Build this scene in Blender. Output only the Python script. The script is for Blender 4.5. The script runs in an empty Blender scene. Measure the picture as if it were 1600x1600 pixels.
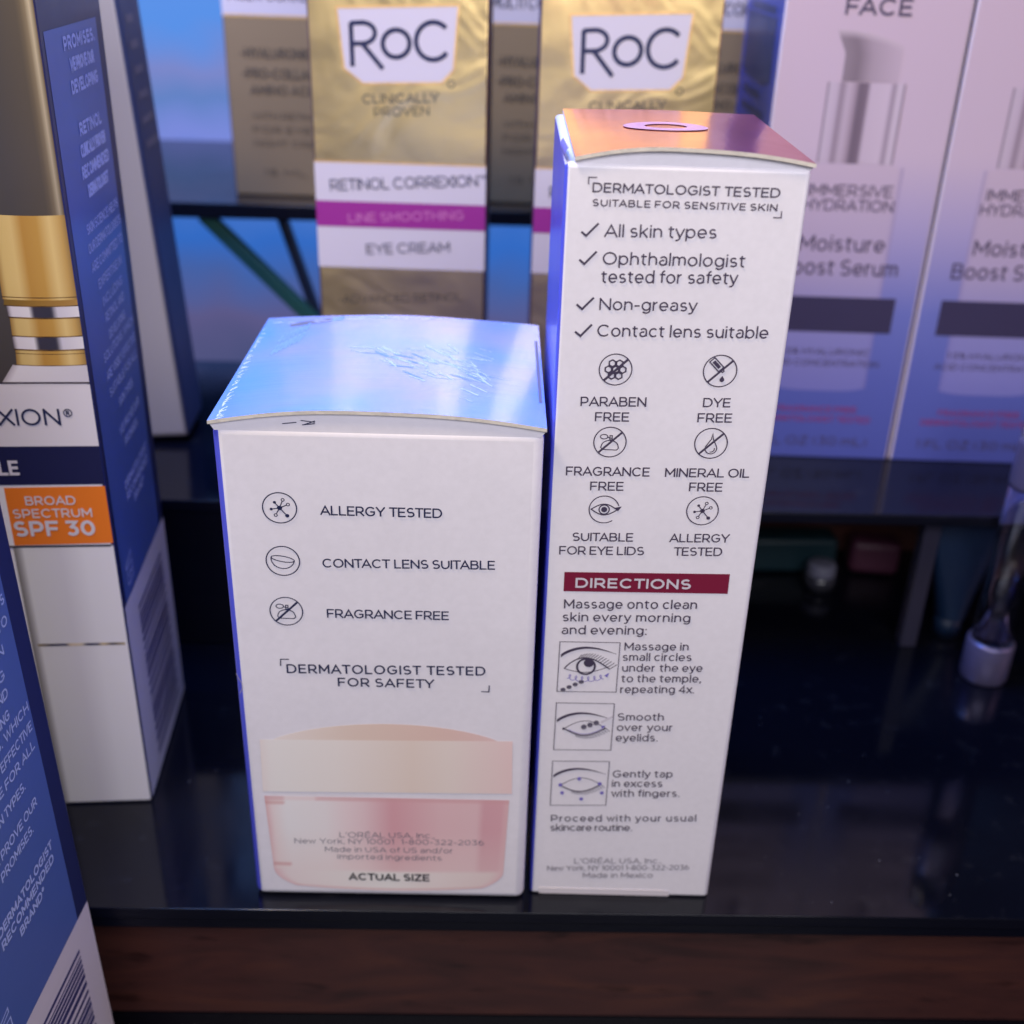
import bpy, bmesh, math, random
from mathutils import Vector, Matrix
random.seed(7)
R = math.radians
scene = bpy.context.scene
col = scene.collection

# ------------------------------------------------------------------ camera
PITCH, ROLL, FPX = 0.4712, 0.0323, 1786.2
CAM = Vector((0, 0, 150.0))                       # millimetres; one world metre = 1000
cp, sp, cr, sr = math.cos(PITCH), math.sin(PITCH), math.cos(ROLL), math.sin(ROLL)
FWD = Vector((0, cp, -sp))
_r, _u = Vector((1, 0, 0)), Vector((0, sp, cp))
RGT, UPV = cr * _r + sr * _u, cr * _u - sr * _r
cam = bpy.data.cameras.new('camera')
cam_o = bpy.data.objects.new('camera', cam)
col.objects.link(cam_o)
cam_o.matrix_world = Matrix((
    (RGT.x, UPV.x, -FWD.x, 0), (RGT.y, UPV.y, -FWD.y, 0), (RGT.z, UPV.z, -FWD.z, .15), (0, 0, 0, 1)))
cam.sensor_width = 36
cam.lens = FPX * 36 / 1600
cam.clip_start, cam.clip_end = .01, 20
cam.dof.use_dof = True
cam.dof.focus_distance = .162
cam.dof.aperture_fstop = 17.5
cam.dof.aperture_blades = 0
scene.camera = cam_o

# ------------------------------------------------------------------ world, lamps, exposure
world = bpy.data.worlds.new('World')
scene.world = world
world.use_nodes = True
world.node_tree.nodes['Background'].inputs[0].default_value = (.30, .33, .55, 1)
world.node_tree.nodes['Background'].inputs[1].default_value = .06

def area(name, loc, target, size, sizey, power, colour, spread=180):
    l = bpy.data.lights.new(name, 'AREA')
    l.shape = 'RECTANGLE'; l.size = size; l.size_y = sizey
    l.energy = power; l.color = colour; l.spread = R(spread)
    o = bpy.data.objects.new(name, l); col.objects.link(o)
    o.location = loc
    o.rotation_euler = (Vector(target) - Vector(loc)).to_track_quat('-Z', 'Y').to_euler()
    return o
area('shop_light', (.04, -.10, .25), (0, .16, .05), .30, .14, .85, (.955, .935, 1))
area('blue_strip_light', (-.10, .235, .42), (-.02, .19, 0), .30, .10, 2.6, (.10, .32, 1))
area('pink_side_light', (.55, .0, .30), (0, .2, .06), .25, .25, .5, (1, .62, .80))
area('gold_spot_light', (-.16, .06, .46), (-.02, .25, .12), .08, .08, 1.5, (1, .78, .46))
area('blue_side_light', (-.30, .19, .26), (0, .16, .05), .10, .14, .35, (.10, .12, 1))

vs = scene.view_settings
scene.display_settings.display_device = 'sRGB'
vs.view_transform = 'Standard'; vs.look = 'None'; vs.exposure = 0; vs.gamma = 1
vs.use_curve_mapping = False
scene.cycles.max_bounces = 10

# ------------------------------------------------------------------ materials
def lin(c):
    return c / 12.92 if c <= .04045 else ((c + .055) / 1.055) ** 2.4
def rgb(r, g, b):
    return (lin(r / 255), lin(g / 255), lin(b / 255), 1)

def mat(name, colour, rough=.5, metal=0, spec=.5, coat=0, emit=None, strength=0, trans=0, ior=1.5):
    m = bpy.data.materials.new(name); m.use_nodes = True
    b = m.node_tree.nodes['Principled BSDF']
    b.inputs['Base Color'].default_value = colour
    b.inputs['Roughness'].default_value = rough
    b.inputs['Metallic'].default_value = metal
    b.inputs['Specular IOR Level'].default_value = spec
    b.inputs['Coat Weight'].default_value = coat
    b.inputs['Coat Roughness'].default_value = .12
    b.inputs['Transmission Weight'].default_value = trans
    b.inputs['IOR'].default_value = ior
    if emit:
        b.inputs['Emission Color'].default_value = emit
        b.inputs['Emission Strength'].default_value = strength
    return m

def nd(m, t, **kw):
    n = m.node_tree.nodes.new(t)
    for k, v in kw.items():
        setattr(n, k, v)
    return n
def lk(m, a, b):
    m.node_tree.links.new(a, b)
def bsdf(m):
    return m.node_tree.nodes['Principled BSDF']

def wear(m, scale=60, amount=.12, bump=.0, bscale=200, stretch=(1, 1, 1)):
    """slight uneven gloss, tone and surface ripple (object space)"""
    tc = nd(m, 'ShaderNodeTexCoord'); mp = nd(m, 'ShaderNodeMapping')
    mp.inputs['Scale'].default_value = stretch
    lk(m, tc.outputs['Object'], mp.inputs['Vector'])
    n = nd(m, 'ShaderNodeTexNoise'); n.inputs['Scale'].default_value = scale; n.inputs['Detail'].default_value = 5
    lk(m, mp.outputs[0], n.inputs['Vector'])
    r = nd(m, 'ShaderNodeMapRange')
    base = bsdf(m).inputs['Roughness'].default_value
    r.inputs['To Min'].default_value = max(.02, base - amount); r.inputs['To Max'].default_value = base + amount
    lk(m, n.outputs['Fac'], r.inputs['Value']); lk(m, r.outputs[0], bsdf(m).inputs['Roughness'])
    if bump:
        n2 = nd(m, 'ShaderNodeTexNoise'); n2.inputs['Scale'].default_value = bscale; n2.inputs['Detail'].default_value = 4
        lk(m, mp.outputs[0], n2.inputs['Vector'])
        bp = nd(m, 'ShaderNodeBump'); bp.inputs['Strength'].default_value = bump; bp.inputs['Distance'].default_value = .0006
        lk(m, n2.outputs['Fac'], bp.inputs['Height']); lk(m, bp.outputs[0], bsdf(m).inputs['Normal'])
    return m

WHITE = wear(mat('white_board', (.80, .775, .85, 1), .42, coat=.15), 40, .08, .05, 90)
def _mottle(m):
    tc = nd(m, 'ShaderNodeTexCoord')
    a = nd(m, 'ShaderNodeTexNoise'); a.inputs['Scale'].default_value = 38; a.inputs['Detail'].default_value = 6; a.inputs['Roughness'].default_value = .65
    b = nd(m, 'ShaderNodeTexNoise'); b.inputs['Scale'].default_value = 900; b.inputs['Detail'].default_value = 3
    for n in (a, b): lk(m, tc.outputs['Object'], n.inputs['Vector'])
    r1 = nd(m, 'ShaderNodeMapRange'); r1.inputs['From Min'].default_value = .3; r1.inputs['From Max'].default_value = .7; r1.inputs['To Min'].default_value = .955; r1.inputs['To Max'].default_value = 1.02
    r2 = nd(m, 'ShaderNodeMapRange'); r2.inputs['From Min'].default_value = .3; r2.inputs['From Max'].default_value = .7; r2.inputs['To Min'].default_value = .975; r2.inputs['To Max'].default_value = 1.015
    lk(m, a.outputs['Fac'], r1.inputs['Value']); lk(m, b.outputs['Fac'], r2.inputs['Value'])
    mu = nd(m, 'ShaderNodeMath', operation='MULTIPLY'); lk(m, r1.outputs[0], mu.inputs[0]); lk(m, r2.outputs[0], mu.inputs[1])
    mx = nd(m, 'ShaderNodeMixRGB', blend_type='MULTIPLY'); mx.inputs[0].default_value = 1
    mx.inputs[1].default_value = bsdf(m).inputs['Base Color'].default_value
    lk(m, mu.outputs[0], mx.inputs[2]); lk(m, mx.outputs[0], bsdf(m).inputs['Base Color'])
_mottle(WHITE)
CUT = wear(mat('cut_cardboard_edge', (.62, .58, .52, 1), .8), 300, .1, .3, 900)
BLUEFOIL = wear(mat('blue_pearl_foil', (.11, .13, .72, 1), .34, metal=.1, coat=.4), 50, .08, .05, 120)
REDFOIL = wear(mat('red_foil', (.60, .052, .075, 1), .19, metal=.80, coat=.05), 90, .06, .10, 60)
GOLD = wear(mat('gold_foil', (.92, .69, .30, 1), .36, metal=.9), 45, .12, .9, 30)
def _crinkle(m):
    tc = nd(m, 'ShaderNodeTexCoord')
    n = nd(m, 'ShaderNodeTexNoise'); n.inputs['Scale'].default_value = 42; n.inputs['Detail'].default_value = 2; n.inputs['Distortion'].default_value = 1.5
    lk(m, tc.outputs['Object'], n.inputs['Vector'])
    old = [x for x in m.node_tree.nodes if x.type == 'BUMP'][0]
    bp = nd(m, 'ShaderNodeBump'); bp.inputs['Strength'].default_value = .48; bp.inputs['Distance'].default_value = .0015
    lk(m, n.outputs['Fac'], bp.inputs['Height']); lk(m, bp.outputs[0], old.inputs['Normal'])
_crinkle(GOLD)
GOLDRIM = wear(mat('embossed_gold_rim', (1.0, .66, .27, 1), .42, metal=.6), 300, .1, .35, 300)
OLDGOLD = wear(mat('dull_gold_board', (.36, .27, .16, 1), .5, metal=.45), 60, .1, .1, 90)
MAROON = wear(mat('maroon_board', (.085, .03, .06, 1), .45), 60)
NAVY = wear(mat('navy_board', (.018, .026, .10, 1), .4, coat=.2), 60)
BLUEBOARD = wear(mat('blue_board', (.085, .15, .44, 1), .34, coat=.3), 60, .08, .04, 90)
GREYBOARD = wear(mat('grey_white_board', (.40, .38, .39, 1), .55), 60)
INK = mat('plum_ink', rgb(66, 58, 82), .5)
INKNAVY = mat('navy_ink', rgb(34, 40, 78), .45)
INKLIGHT = mat('pale_ink', rgb(205, 200, 212), .5)
INKPALEBLUE = mat('pale_blue_ink', rgb(176, 192, 240), .5)
INKGREY = mat('grey_ink', rgb(112, 108, 124), .5)
INKGOLD = mat('dark_gold_ink', rgb(92, 82, 70), .5)
INKLILAC = mat('lilac_ink', rgb(120, 110, 190), .5)
INKRED = mat('red_ink', rgb(150, 60, 120), .5)
BLACKINK = mat('black_ink', rgb(30, 28, 36), .5)
BURGUNDY = mat('burgundy_ink', rgb(122, 28, 58), .4, coat=.2)
MAGENTA = mat('magenta_ink', rgb(160, 50, 145), .4)
ORANGE = mat('orange_ink', rgb(228, 120, 38), .4, coat=.2)
NAVYPRINT = mat('navy_print', rgb(30, 32, 72), .4)
WHITEPRINT = mat('white_print', rgb(216, 210, 218), .45)

def vcol_mat(name, rough=.42, coat=.15, metal=0):
    m = mat(name, (1, 1, 1, 1), rough, coat=coat, metal=metal)
    a = nd(m, 'ShaderNodeVertexColor', layer_name='Col')
    n = nd(m, 'ShaderNodeTexNoise'); n.inputs['Scale'].default_value = 900; n.inputs['Detail'].default_value = 2
    mx = nd(m, 'ShaderNodeMixRGB', blend_type='MULTIPLY'); mx.inputs[0].default_value = .06
    lk(m, a.outputs[0], mx.inputs[1]); lk(m, n.outputs['Color'], mx.inputs[2])
    lk(m, mx.outputs[0], bsdf(m).inputs['Base Color'])
    return m
PRINT = vcol_mat('printed_picture')
FOILPRINT = vcol_mat('printed_foil', .38, .1, .45)

# scuffed pearl blue lid of the short carton
PEARL = mat('pearl_blue_foil', (.30, .47, .93, 1), .24, metal=.30, coat=.5)
def _pearl(m):
    tc = nd(m, 'ShaderNodeTexCoord')
    mp = nd(m, 'ShaderNodeMapping'); mp.inputs['Rotation'].default_value = (0, 0, R(24)); mp.inputs['Scale'].default_value = (26, 330, 1)
    lk(m, tc.outputs['Object'], mp.inputs['Vector'])
    n = nd(m, 'ShaderNodeTexNoise'); n.inputs['Scale'].default_value = 1.6; n.inputs['Detail'].default_value = 6; n.inputs['Roughness'].default_value = .7
    lk(m, mp.outputs[0], n.inputs['Vector'])
    big = nd(m, 'ShaderNodeTexNoise'); big.inputs['Scale'].default_value = 55; big.inputs['Detail'].default_value = 3
    lk(m, tc.outputs['Object'], big.inputs['Vector'])
    ramp = nd(m, 'ShaderNodeValToRGB')
    ramp.color_ramp.elements[0].position = .30; ramp.color_ramp.elements[0].color = (.17, .42, .95, 1)
    ramp.color_ramp.elements[1].position = .72; ramp.color_ramp.elements[1].color = (.38, .42, .90, 1)
    lk(m, big.outputs['Fac'], ramp.inputs[0]); lk(m, ramp.outputs[0], bsdf(m).inputs['Base Color'])
    bp = nd(m, 'ShaderNodeBump'); bp.inputs['Strength'].default_value = .28; bp.inputs['Distance'].default_value = .0004
    lk(m, n.outputs['Fac'], bp.inputs['Height']); lk(m, bp.outputs[0], bsdf(m).inputs['Normal'])
_pearl(PEARL)
SCUFF = mat('scuffed_foil', (.50, .58, .90, 1), .5)
SCUFFDARK = mat('scuff_mark', (.20, .32, .70, 1), .6)

ACRYLIC = mat('black_acrylic', (.0022, .0026, .006, 1), .06, spec=.38)
def _dust(m):
    tc = nd(m, 'ShaderNodeTexCoord')
    n = nd(m, 'ShaderNodeTexNoise'); n.inputs['Scale'].default_value = 35; n.inputs['Detail'].default_value = 6
    lk(m, tc.outputs['Object'], n.inputs['Vector'])
    r = nd(m, 'ShaderNodeMapRange'); r.inputs['From Min'].default_value = .42; r.inputs['From Max'].default_value = .8
    r.inputs['To Min'].default_value = .07; r.inputs['To Max'].default_value = .26
    lk(m, n.outputs['Fac'], r.inputs['Value']); lk(m, r.outputs[0], bsdf(m).inputs['Roughness'])
    n2 = nd(m, 'ShaderNodeTexNoise'); n2.inputs['Scale'].default_value = 260; n2.inputs['Detail'].default_value = 5
    lk(m, tc.outputs['Object'], n2.inputs['Vector'])
    ramp = nd(m, 'ShaderNodeValToRGB')
    ramp.color_ramp.elements[0].position = .60; ramp.color_ramp.elements[0].color = (.0022, .0026, .006, 1)
    ramp.color_ramp.elements[1].position = .9; ramp.color_ramp.elements[1].color = (.014, .014, .018, 1)
    lk(m, n2.outputs['Fac'], ramp.inputs[0]); lk(m, ramp.outputs[0], bsdf(m).inputs['Base Color'])
_dust(ACRYLIC)
EDGE = wear(mat('sawn_acrylic_edge', (.0035, .004, .010, 1), .36, spec=.3), 300, .1, .2, 500, (.2, 1, 1))
WOOD = mat('dark_walnut', (.07, .03, .022, 1), .45, coat=.1)
def _wood(m):
    tc = nd(m, 'ShaderNodeTexCoord'); mp = nd(m, 'ShaderNodeMapping'); mp.inputs['Scale'].default_value = (16, 40, 80)
    lk(m, tc.outputs['Object'], mp.inputs['Vector'])
    n = nd(m, 'ShaderNodeTexNoise'); n.inputs['Scale'].default_value = 1.8; n.inputs['Detail'].default_value = 8; n.inputs['Distortion'].default_value = 1.2
    lk(m, mp.outputs[0], n.inputs['Vector'])
    ramp = nd(m, 'ShaderNodeValToRGB')
    e = ramp.color_ramp.elements
    e[0].position = .22; e[0].color = (.030, .013, .013, 1)
    e[1].position = .80; e[1].color = (.115, .038, .024, 1)
    k = e.new(.5); k.color = (.070, .024, .021, 1)
    lk(m, n.outputs['Fac'], ramp.inputs[0])
    # darker knots
    mp2 = nd(m, 'ShaderNodeMapping'); mp2.inputs['Scale'].default_value = (60, 1, 190)
    lk(m, tc.outputs['Object'], mp2.inputs['Vector'])
    n2 = nd(m, 'ShaderNodeTexNoise'); n2.inputs['Scale'].default_value = 1.1; n2.inputs['Detail'].default_value = 3
    lk(m, mp2.outputs[0], n2.inputs['Vector'])
    r2 = nd(m, 'ShaderNodeValToRGB'); r2.color_ramp.elements[0].position = .28; r2.color_ramp.elements[0].color = (.35, .3, .35, 1)
    r2.color_ramp.elements[1].position = .40; r2.color_ramp.elements[1].color = (1, 1, 1, 1)
    lk(m, n2.outputs['Fac'], r2.inputs[0])
    mx = nd(m, 'ShaderNodeMixRGB', blend_type='MULTIPLY'); mx.inputs[0].default_value = 1
    lk(m, ramp.outputs[0], mx.inputs[1]); lk(m, r2.outputs[0], mx.inputs[2])
    lk(m, mx.outputs[0], bsdf(m).inputs['Base Color'])
_wood(WOOD)

# ------------------------------------------------------------------ object helpers
POSE = {}
def setprops(o, label=None, cat=None, group=None, kind=None):
    for k, v in (('label', label), ('category', cat), ('group', group), ('kind', kind)):
        if v:
            o[k] = v
    return o
def pose(x, y, z, yaw=0):
    return Matrix.Translation((x, y, z)) @ Matrix.Rotation(yaw, 4, 'Z')
def thing(name, label, cat, x, y, z, yaw=0, group=None):
    o = bpy.data.objects.new(name, None); col.objects.link(o)
    o.empty_display_size = .01
    o.location = (x / 1000, y / 1000, z / 1000); o.rotation_euler = (0, 0, yaw)
    POSE[o.name] = pose(x, y, z, yaw)
    return setprops(o, label, cat, group)

class MB:
    """collects faces in world millimetres"""
    def __init__(s):
        s.v, s.f, s.m, s.c, s.smooth = [], [], [], [], False
    def add(s, pts, faces, mi=0, cols=None):
        b = len(s.v)
        s.v += [Vector(p) for p in pts]
        s.f += [[b + i for i in f] for f in faces]
        s.m += [mi] * len(faces)
        s.c += cols if cols else [(1, 1, 1, 1)] * len(pts)
    def build(s, name, mats, parent=None, frame=None, weld=False):
        """frame: matrix (mm) of the frame the points are brought into; the parent's pose by default"""
        M = frame if frame is not None else (POSE[parent.name] if parent else Matrix.Identity(4))
        inv = M.inverted()
        me = bpy.data.meshes.new(name)
        me.from_pydata([tuple(inv @ p / 1000) for p in s.v], [], s.f)
        for mm in (mats if isinstance(mats, (list, tuple)) else [mats]):
            me.materials.append(mm)
        for p, mi in zip(me.polygons, s.m):
            p.material_index = mi; p.use_smooth = s.smooth
        a = me.color_attributes.new('Col', 'FLOAT_COLOR', 'POINT')
        for i, c in enumerate(s.c):
            a.data[i].color = c
        me.update()
        o = bpy.data.objects.new(name, me); col.objects.link(o)
        if parent:
            o.parent = parent
            POSE[o.name] = M
        else:
            POSE[o.name] = M
        return o

def box_pts(M, x0, x1, y0, y1, z0, z1):
    p = [(x0, y0, z0), (x1, y0, z0), (x1, y1, z0), (x0, y1, z0), (x0, y0, z1), (x1, y0, z1), (x1, y1, z1), (x0, y1, z1)]
    return [M @ Vector(q) for q in p]
BOXF = [(0, 3, 2, 1), (4, 5, 6, 7), (0, 1, 5, 4), (1, 2, 6, 5), (2, 3, 7, 6), (3, 0, 4, 7)]  # bottom top front right back left

def bevel_box(name, M, dims, mats, parent, pick, r=.6, seg=3, frame=None, opentop=False):
    """bevelled box; pick(normal) -> material index; dims = x0,x1,y0,y1,z0,z1 in frame M (mm)"""
    bm = bmesh.new()
    x0, x1, y0, y1, z0, z1 = [d / 1000 for d in dims]
    vs_ = [bm.verts.new(q) for q in ((x0, y0, z0), (x1, y0, z0), (x1, y1, z0), (x0, y1, z0), (x0, y0, z1), (x1, y0, z1), (x1, y1, z1), (x0, y1, z1))]
    for f in BOXF:
        bm.faces.new([vs_[i] for i in f])
    bmesh.ops.recalc_face_normals(bm, faces=bm.faces)
    if r:
        bmesh.ops.bevel(bm, geom=bm.edges[:], offset=r / 1000, segments=seg, profile=.5, affect='EDGES')
    bm.normal_update()
    for f in bm.faces:
        f.material_index = pick(f.normal); f.smooth = max(abs(c) for c in f.normal) < .999
    me = bpy.data.meshes.new(name); bm.to_mesh(me); bm.free()
    for mm in mats:
        me.materials.append(mm)
    L = (POSE[parent.name].inverted() @ M) if parent else M
    L = L.copy(); L.translation = L.translation / 1000
    me.transform(L)
    o = bpy.data.objects.new(name, me); col.objects.link(o)
    if parent:
        o.parent = parent; POSE[o.name] = POSE[parent.name]
    return o

class Face:
    """flat side of a carton: origin (lower left, mm), a = right, b = up, n = outward"""
    def __init__(s, o, a, b):
        s.o = Vector(o); s.a = Vector(a).normalized(); s.b = Vector(b).normalized(); s.n = s.a.cross(s.b)
    def uv(s, px, py):                      # reading of the photograph -> position on the face
        d = FWD + RGT * ((px - 800) / FPX) - UPV * ((py - 800) / FPX)
        t = (s.o - CAM).dot(s.n) / d.dot(s.n)
        q = CAM + d * t - s.o
        return Vector((q.dot(s.a), q.dot(s.b)))
    def pt(s, u, v, off=0):
        return s.o + s.a * u + s.b * v + s.n * off

# ------------------------------------------------------------------ strokes and lettering
def ribbon(mb, F, pts, w, off, mi=0, cap=1, closed=False, w1=None):
    pts = [Vector(p) for p in pts]
    q = [pts[0]]
    for p in pts[1:]:
        if (p - q[-1]).length > 1e-6:
            q.append(p)
    pts = q
    n = len(pts)
    if n < 2:
        return
    L, Rr = [], []
    for i in range(n):
        if closed:
            d0 = (pts[i] - pts[i - 1]).normalized(); d1 = (pts[(i + 1) % n] - pts[i]).normalized()
        else:
            d0 = (pts[i] - pts[i - 1]).normalized() if i else None
            d1 = (pts[i + 1] - pts[i]).normalized() if i < n - 1 else None
            d0 = d0 or d1; d1 = d1 or d0
        t = d0 + d1
        t = t.normalized() if t.length > 1e-6 else d0
        nn = Vector((-t.y, t.x)); k = max(.5, nn.dot(Vector((-d0.y, d0.x))))
        ww = w if w1 is None else w + (w1 - w) * i / (n - 1)
        p = pts[i]
        if not closed and cap:
            if i == 0: p = p - d1 * ww / 2 * cap
            if i == n - 1: p = p + d0 * ww / 2 * cap
        L.append(p + nn * (ww / 2 / k)); Rr.append(p - nn * (ww / 2 / k))
    P = [F.pt(p.x, p.y, off) for p in L] + [F.pt(p.x, p.y, off) for p in Rr]
    m = n if closed else n - 1
    mb.add(P, [(i, n + i, n + (i + 1) % n, (i + 1) % n) for i in range(m)], mi)

def arc(cx, cy, rx, ry, a0, a1, n=12):
    return [(cx + rx * math.cos(R(a0 + (a1 - a0) * i / n)), cy + ry * math.sin(R(a0 + (a1 - a0) * i / n))) for i in range(n + 1)]
def ring(cx, cy, rx, ry, n=28):
    return [(cx + rx * math.cos(2 * math.pi * i / n), cy + ry * math.sin(2 * math.pi * i / n)) for i in range(n)]
def poly(mb, F, pts, off, mi=0):
    mb.add([F.pt(p[0], p[1], off) for p in pts], [list(range(len(pts)))], mi)
def quad(mb, F, u0, v0, u1, v1, off, mi=0):
    poly(mb, F, [(u0, v0), (u1, v0), (u1, v1), (u0, v1)], off, mi)

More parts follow.
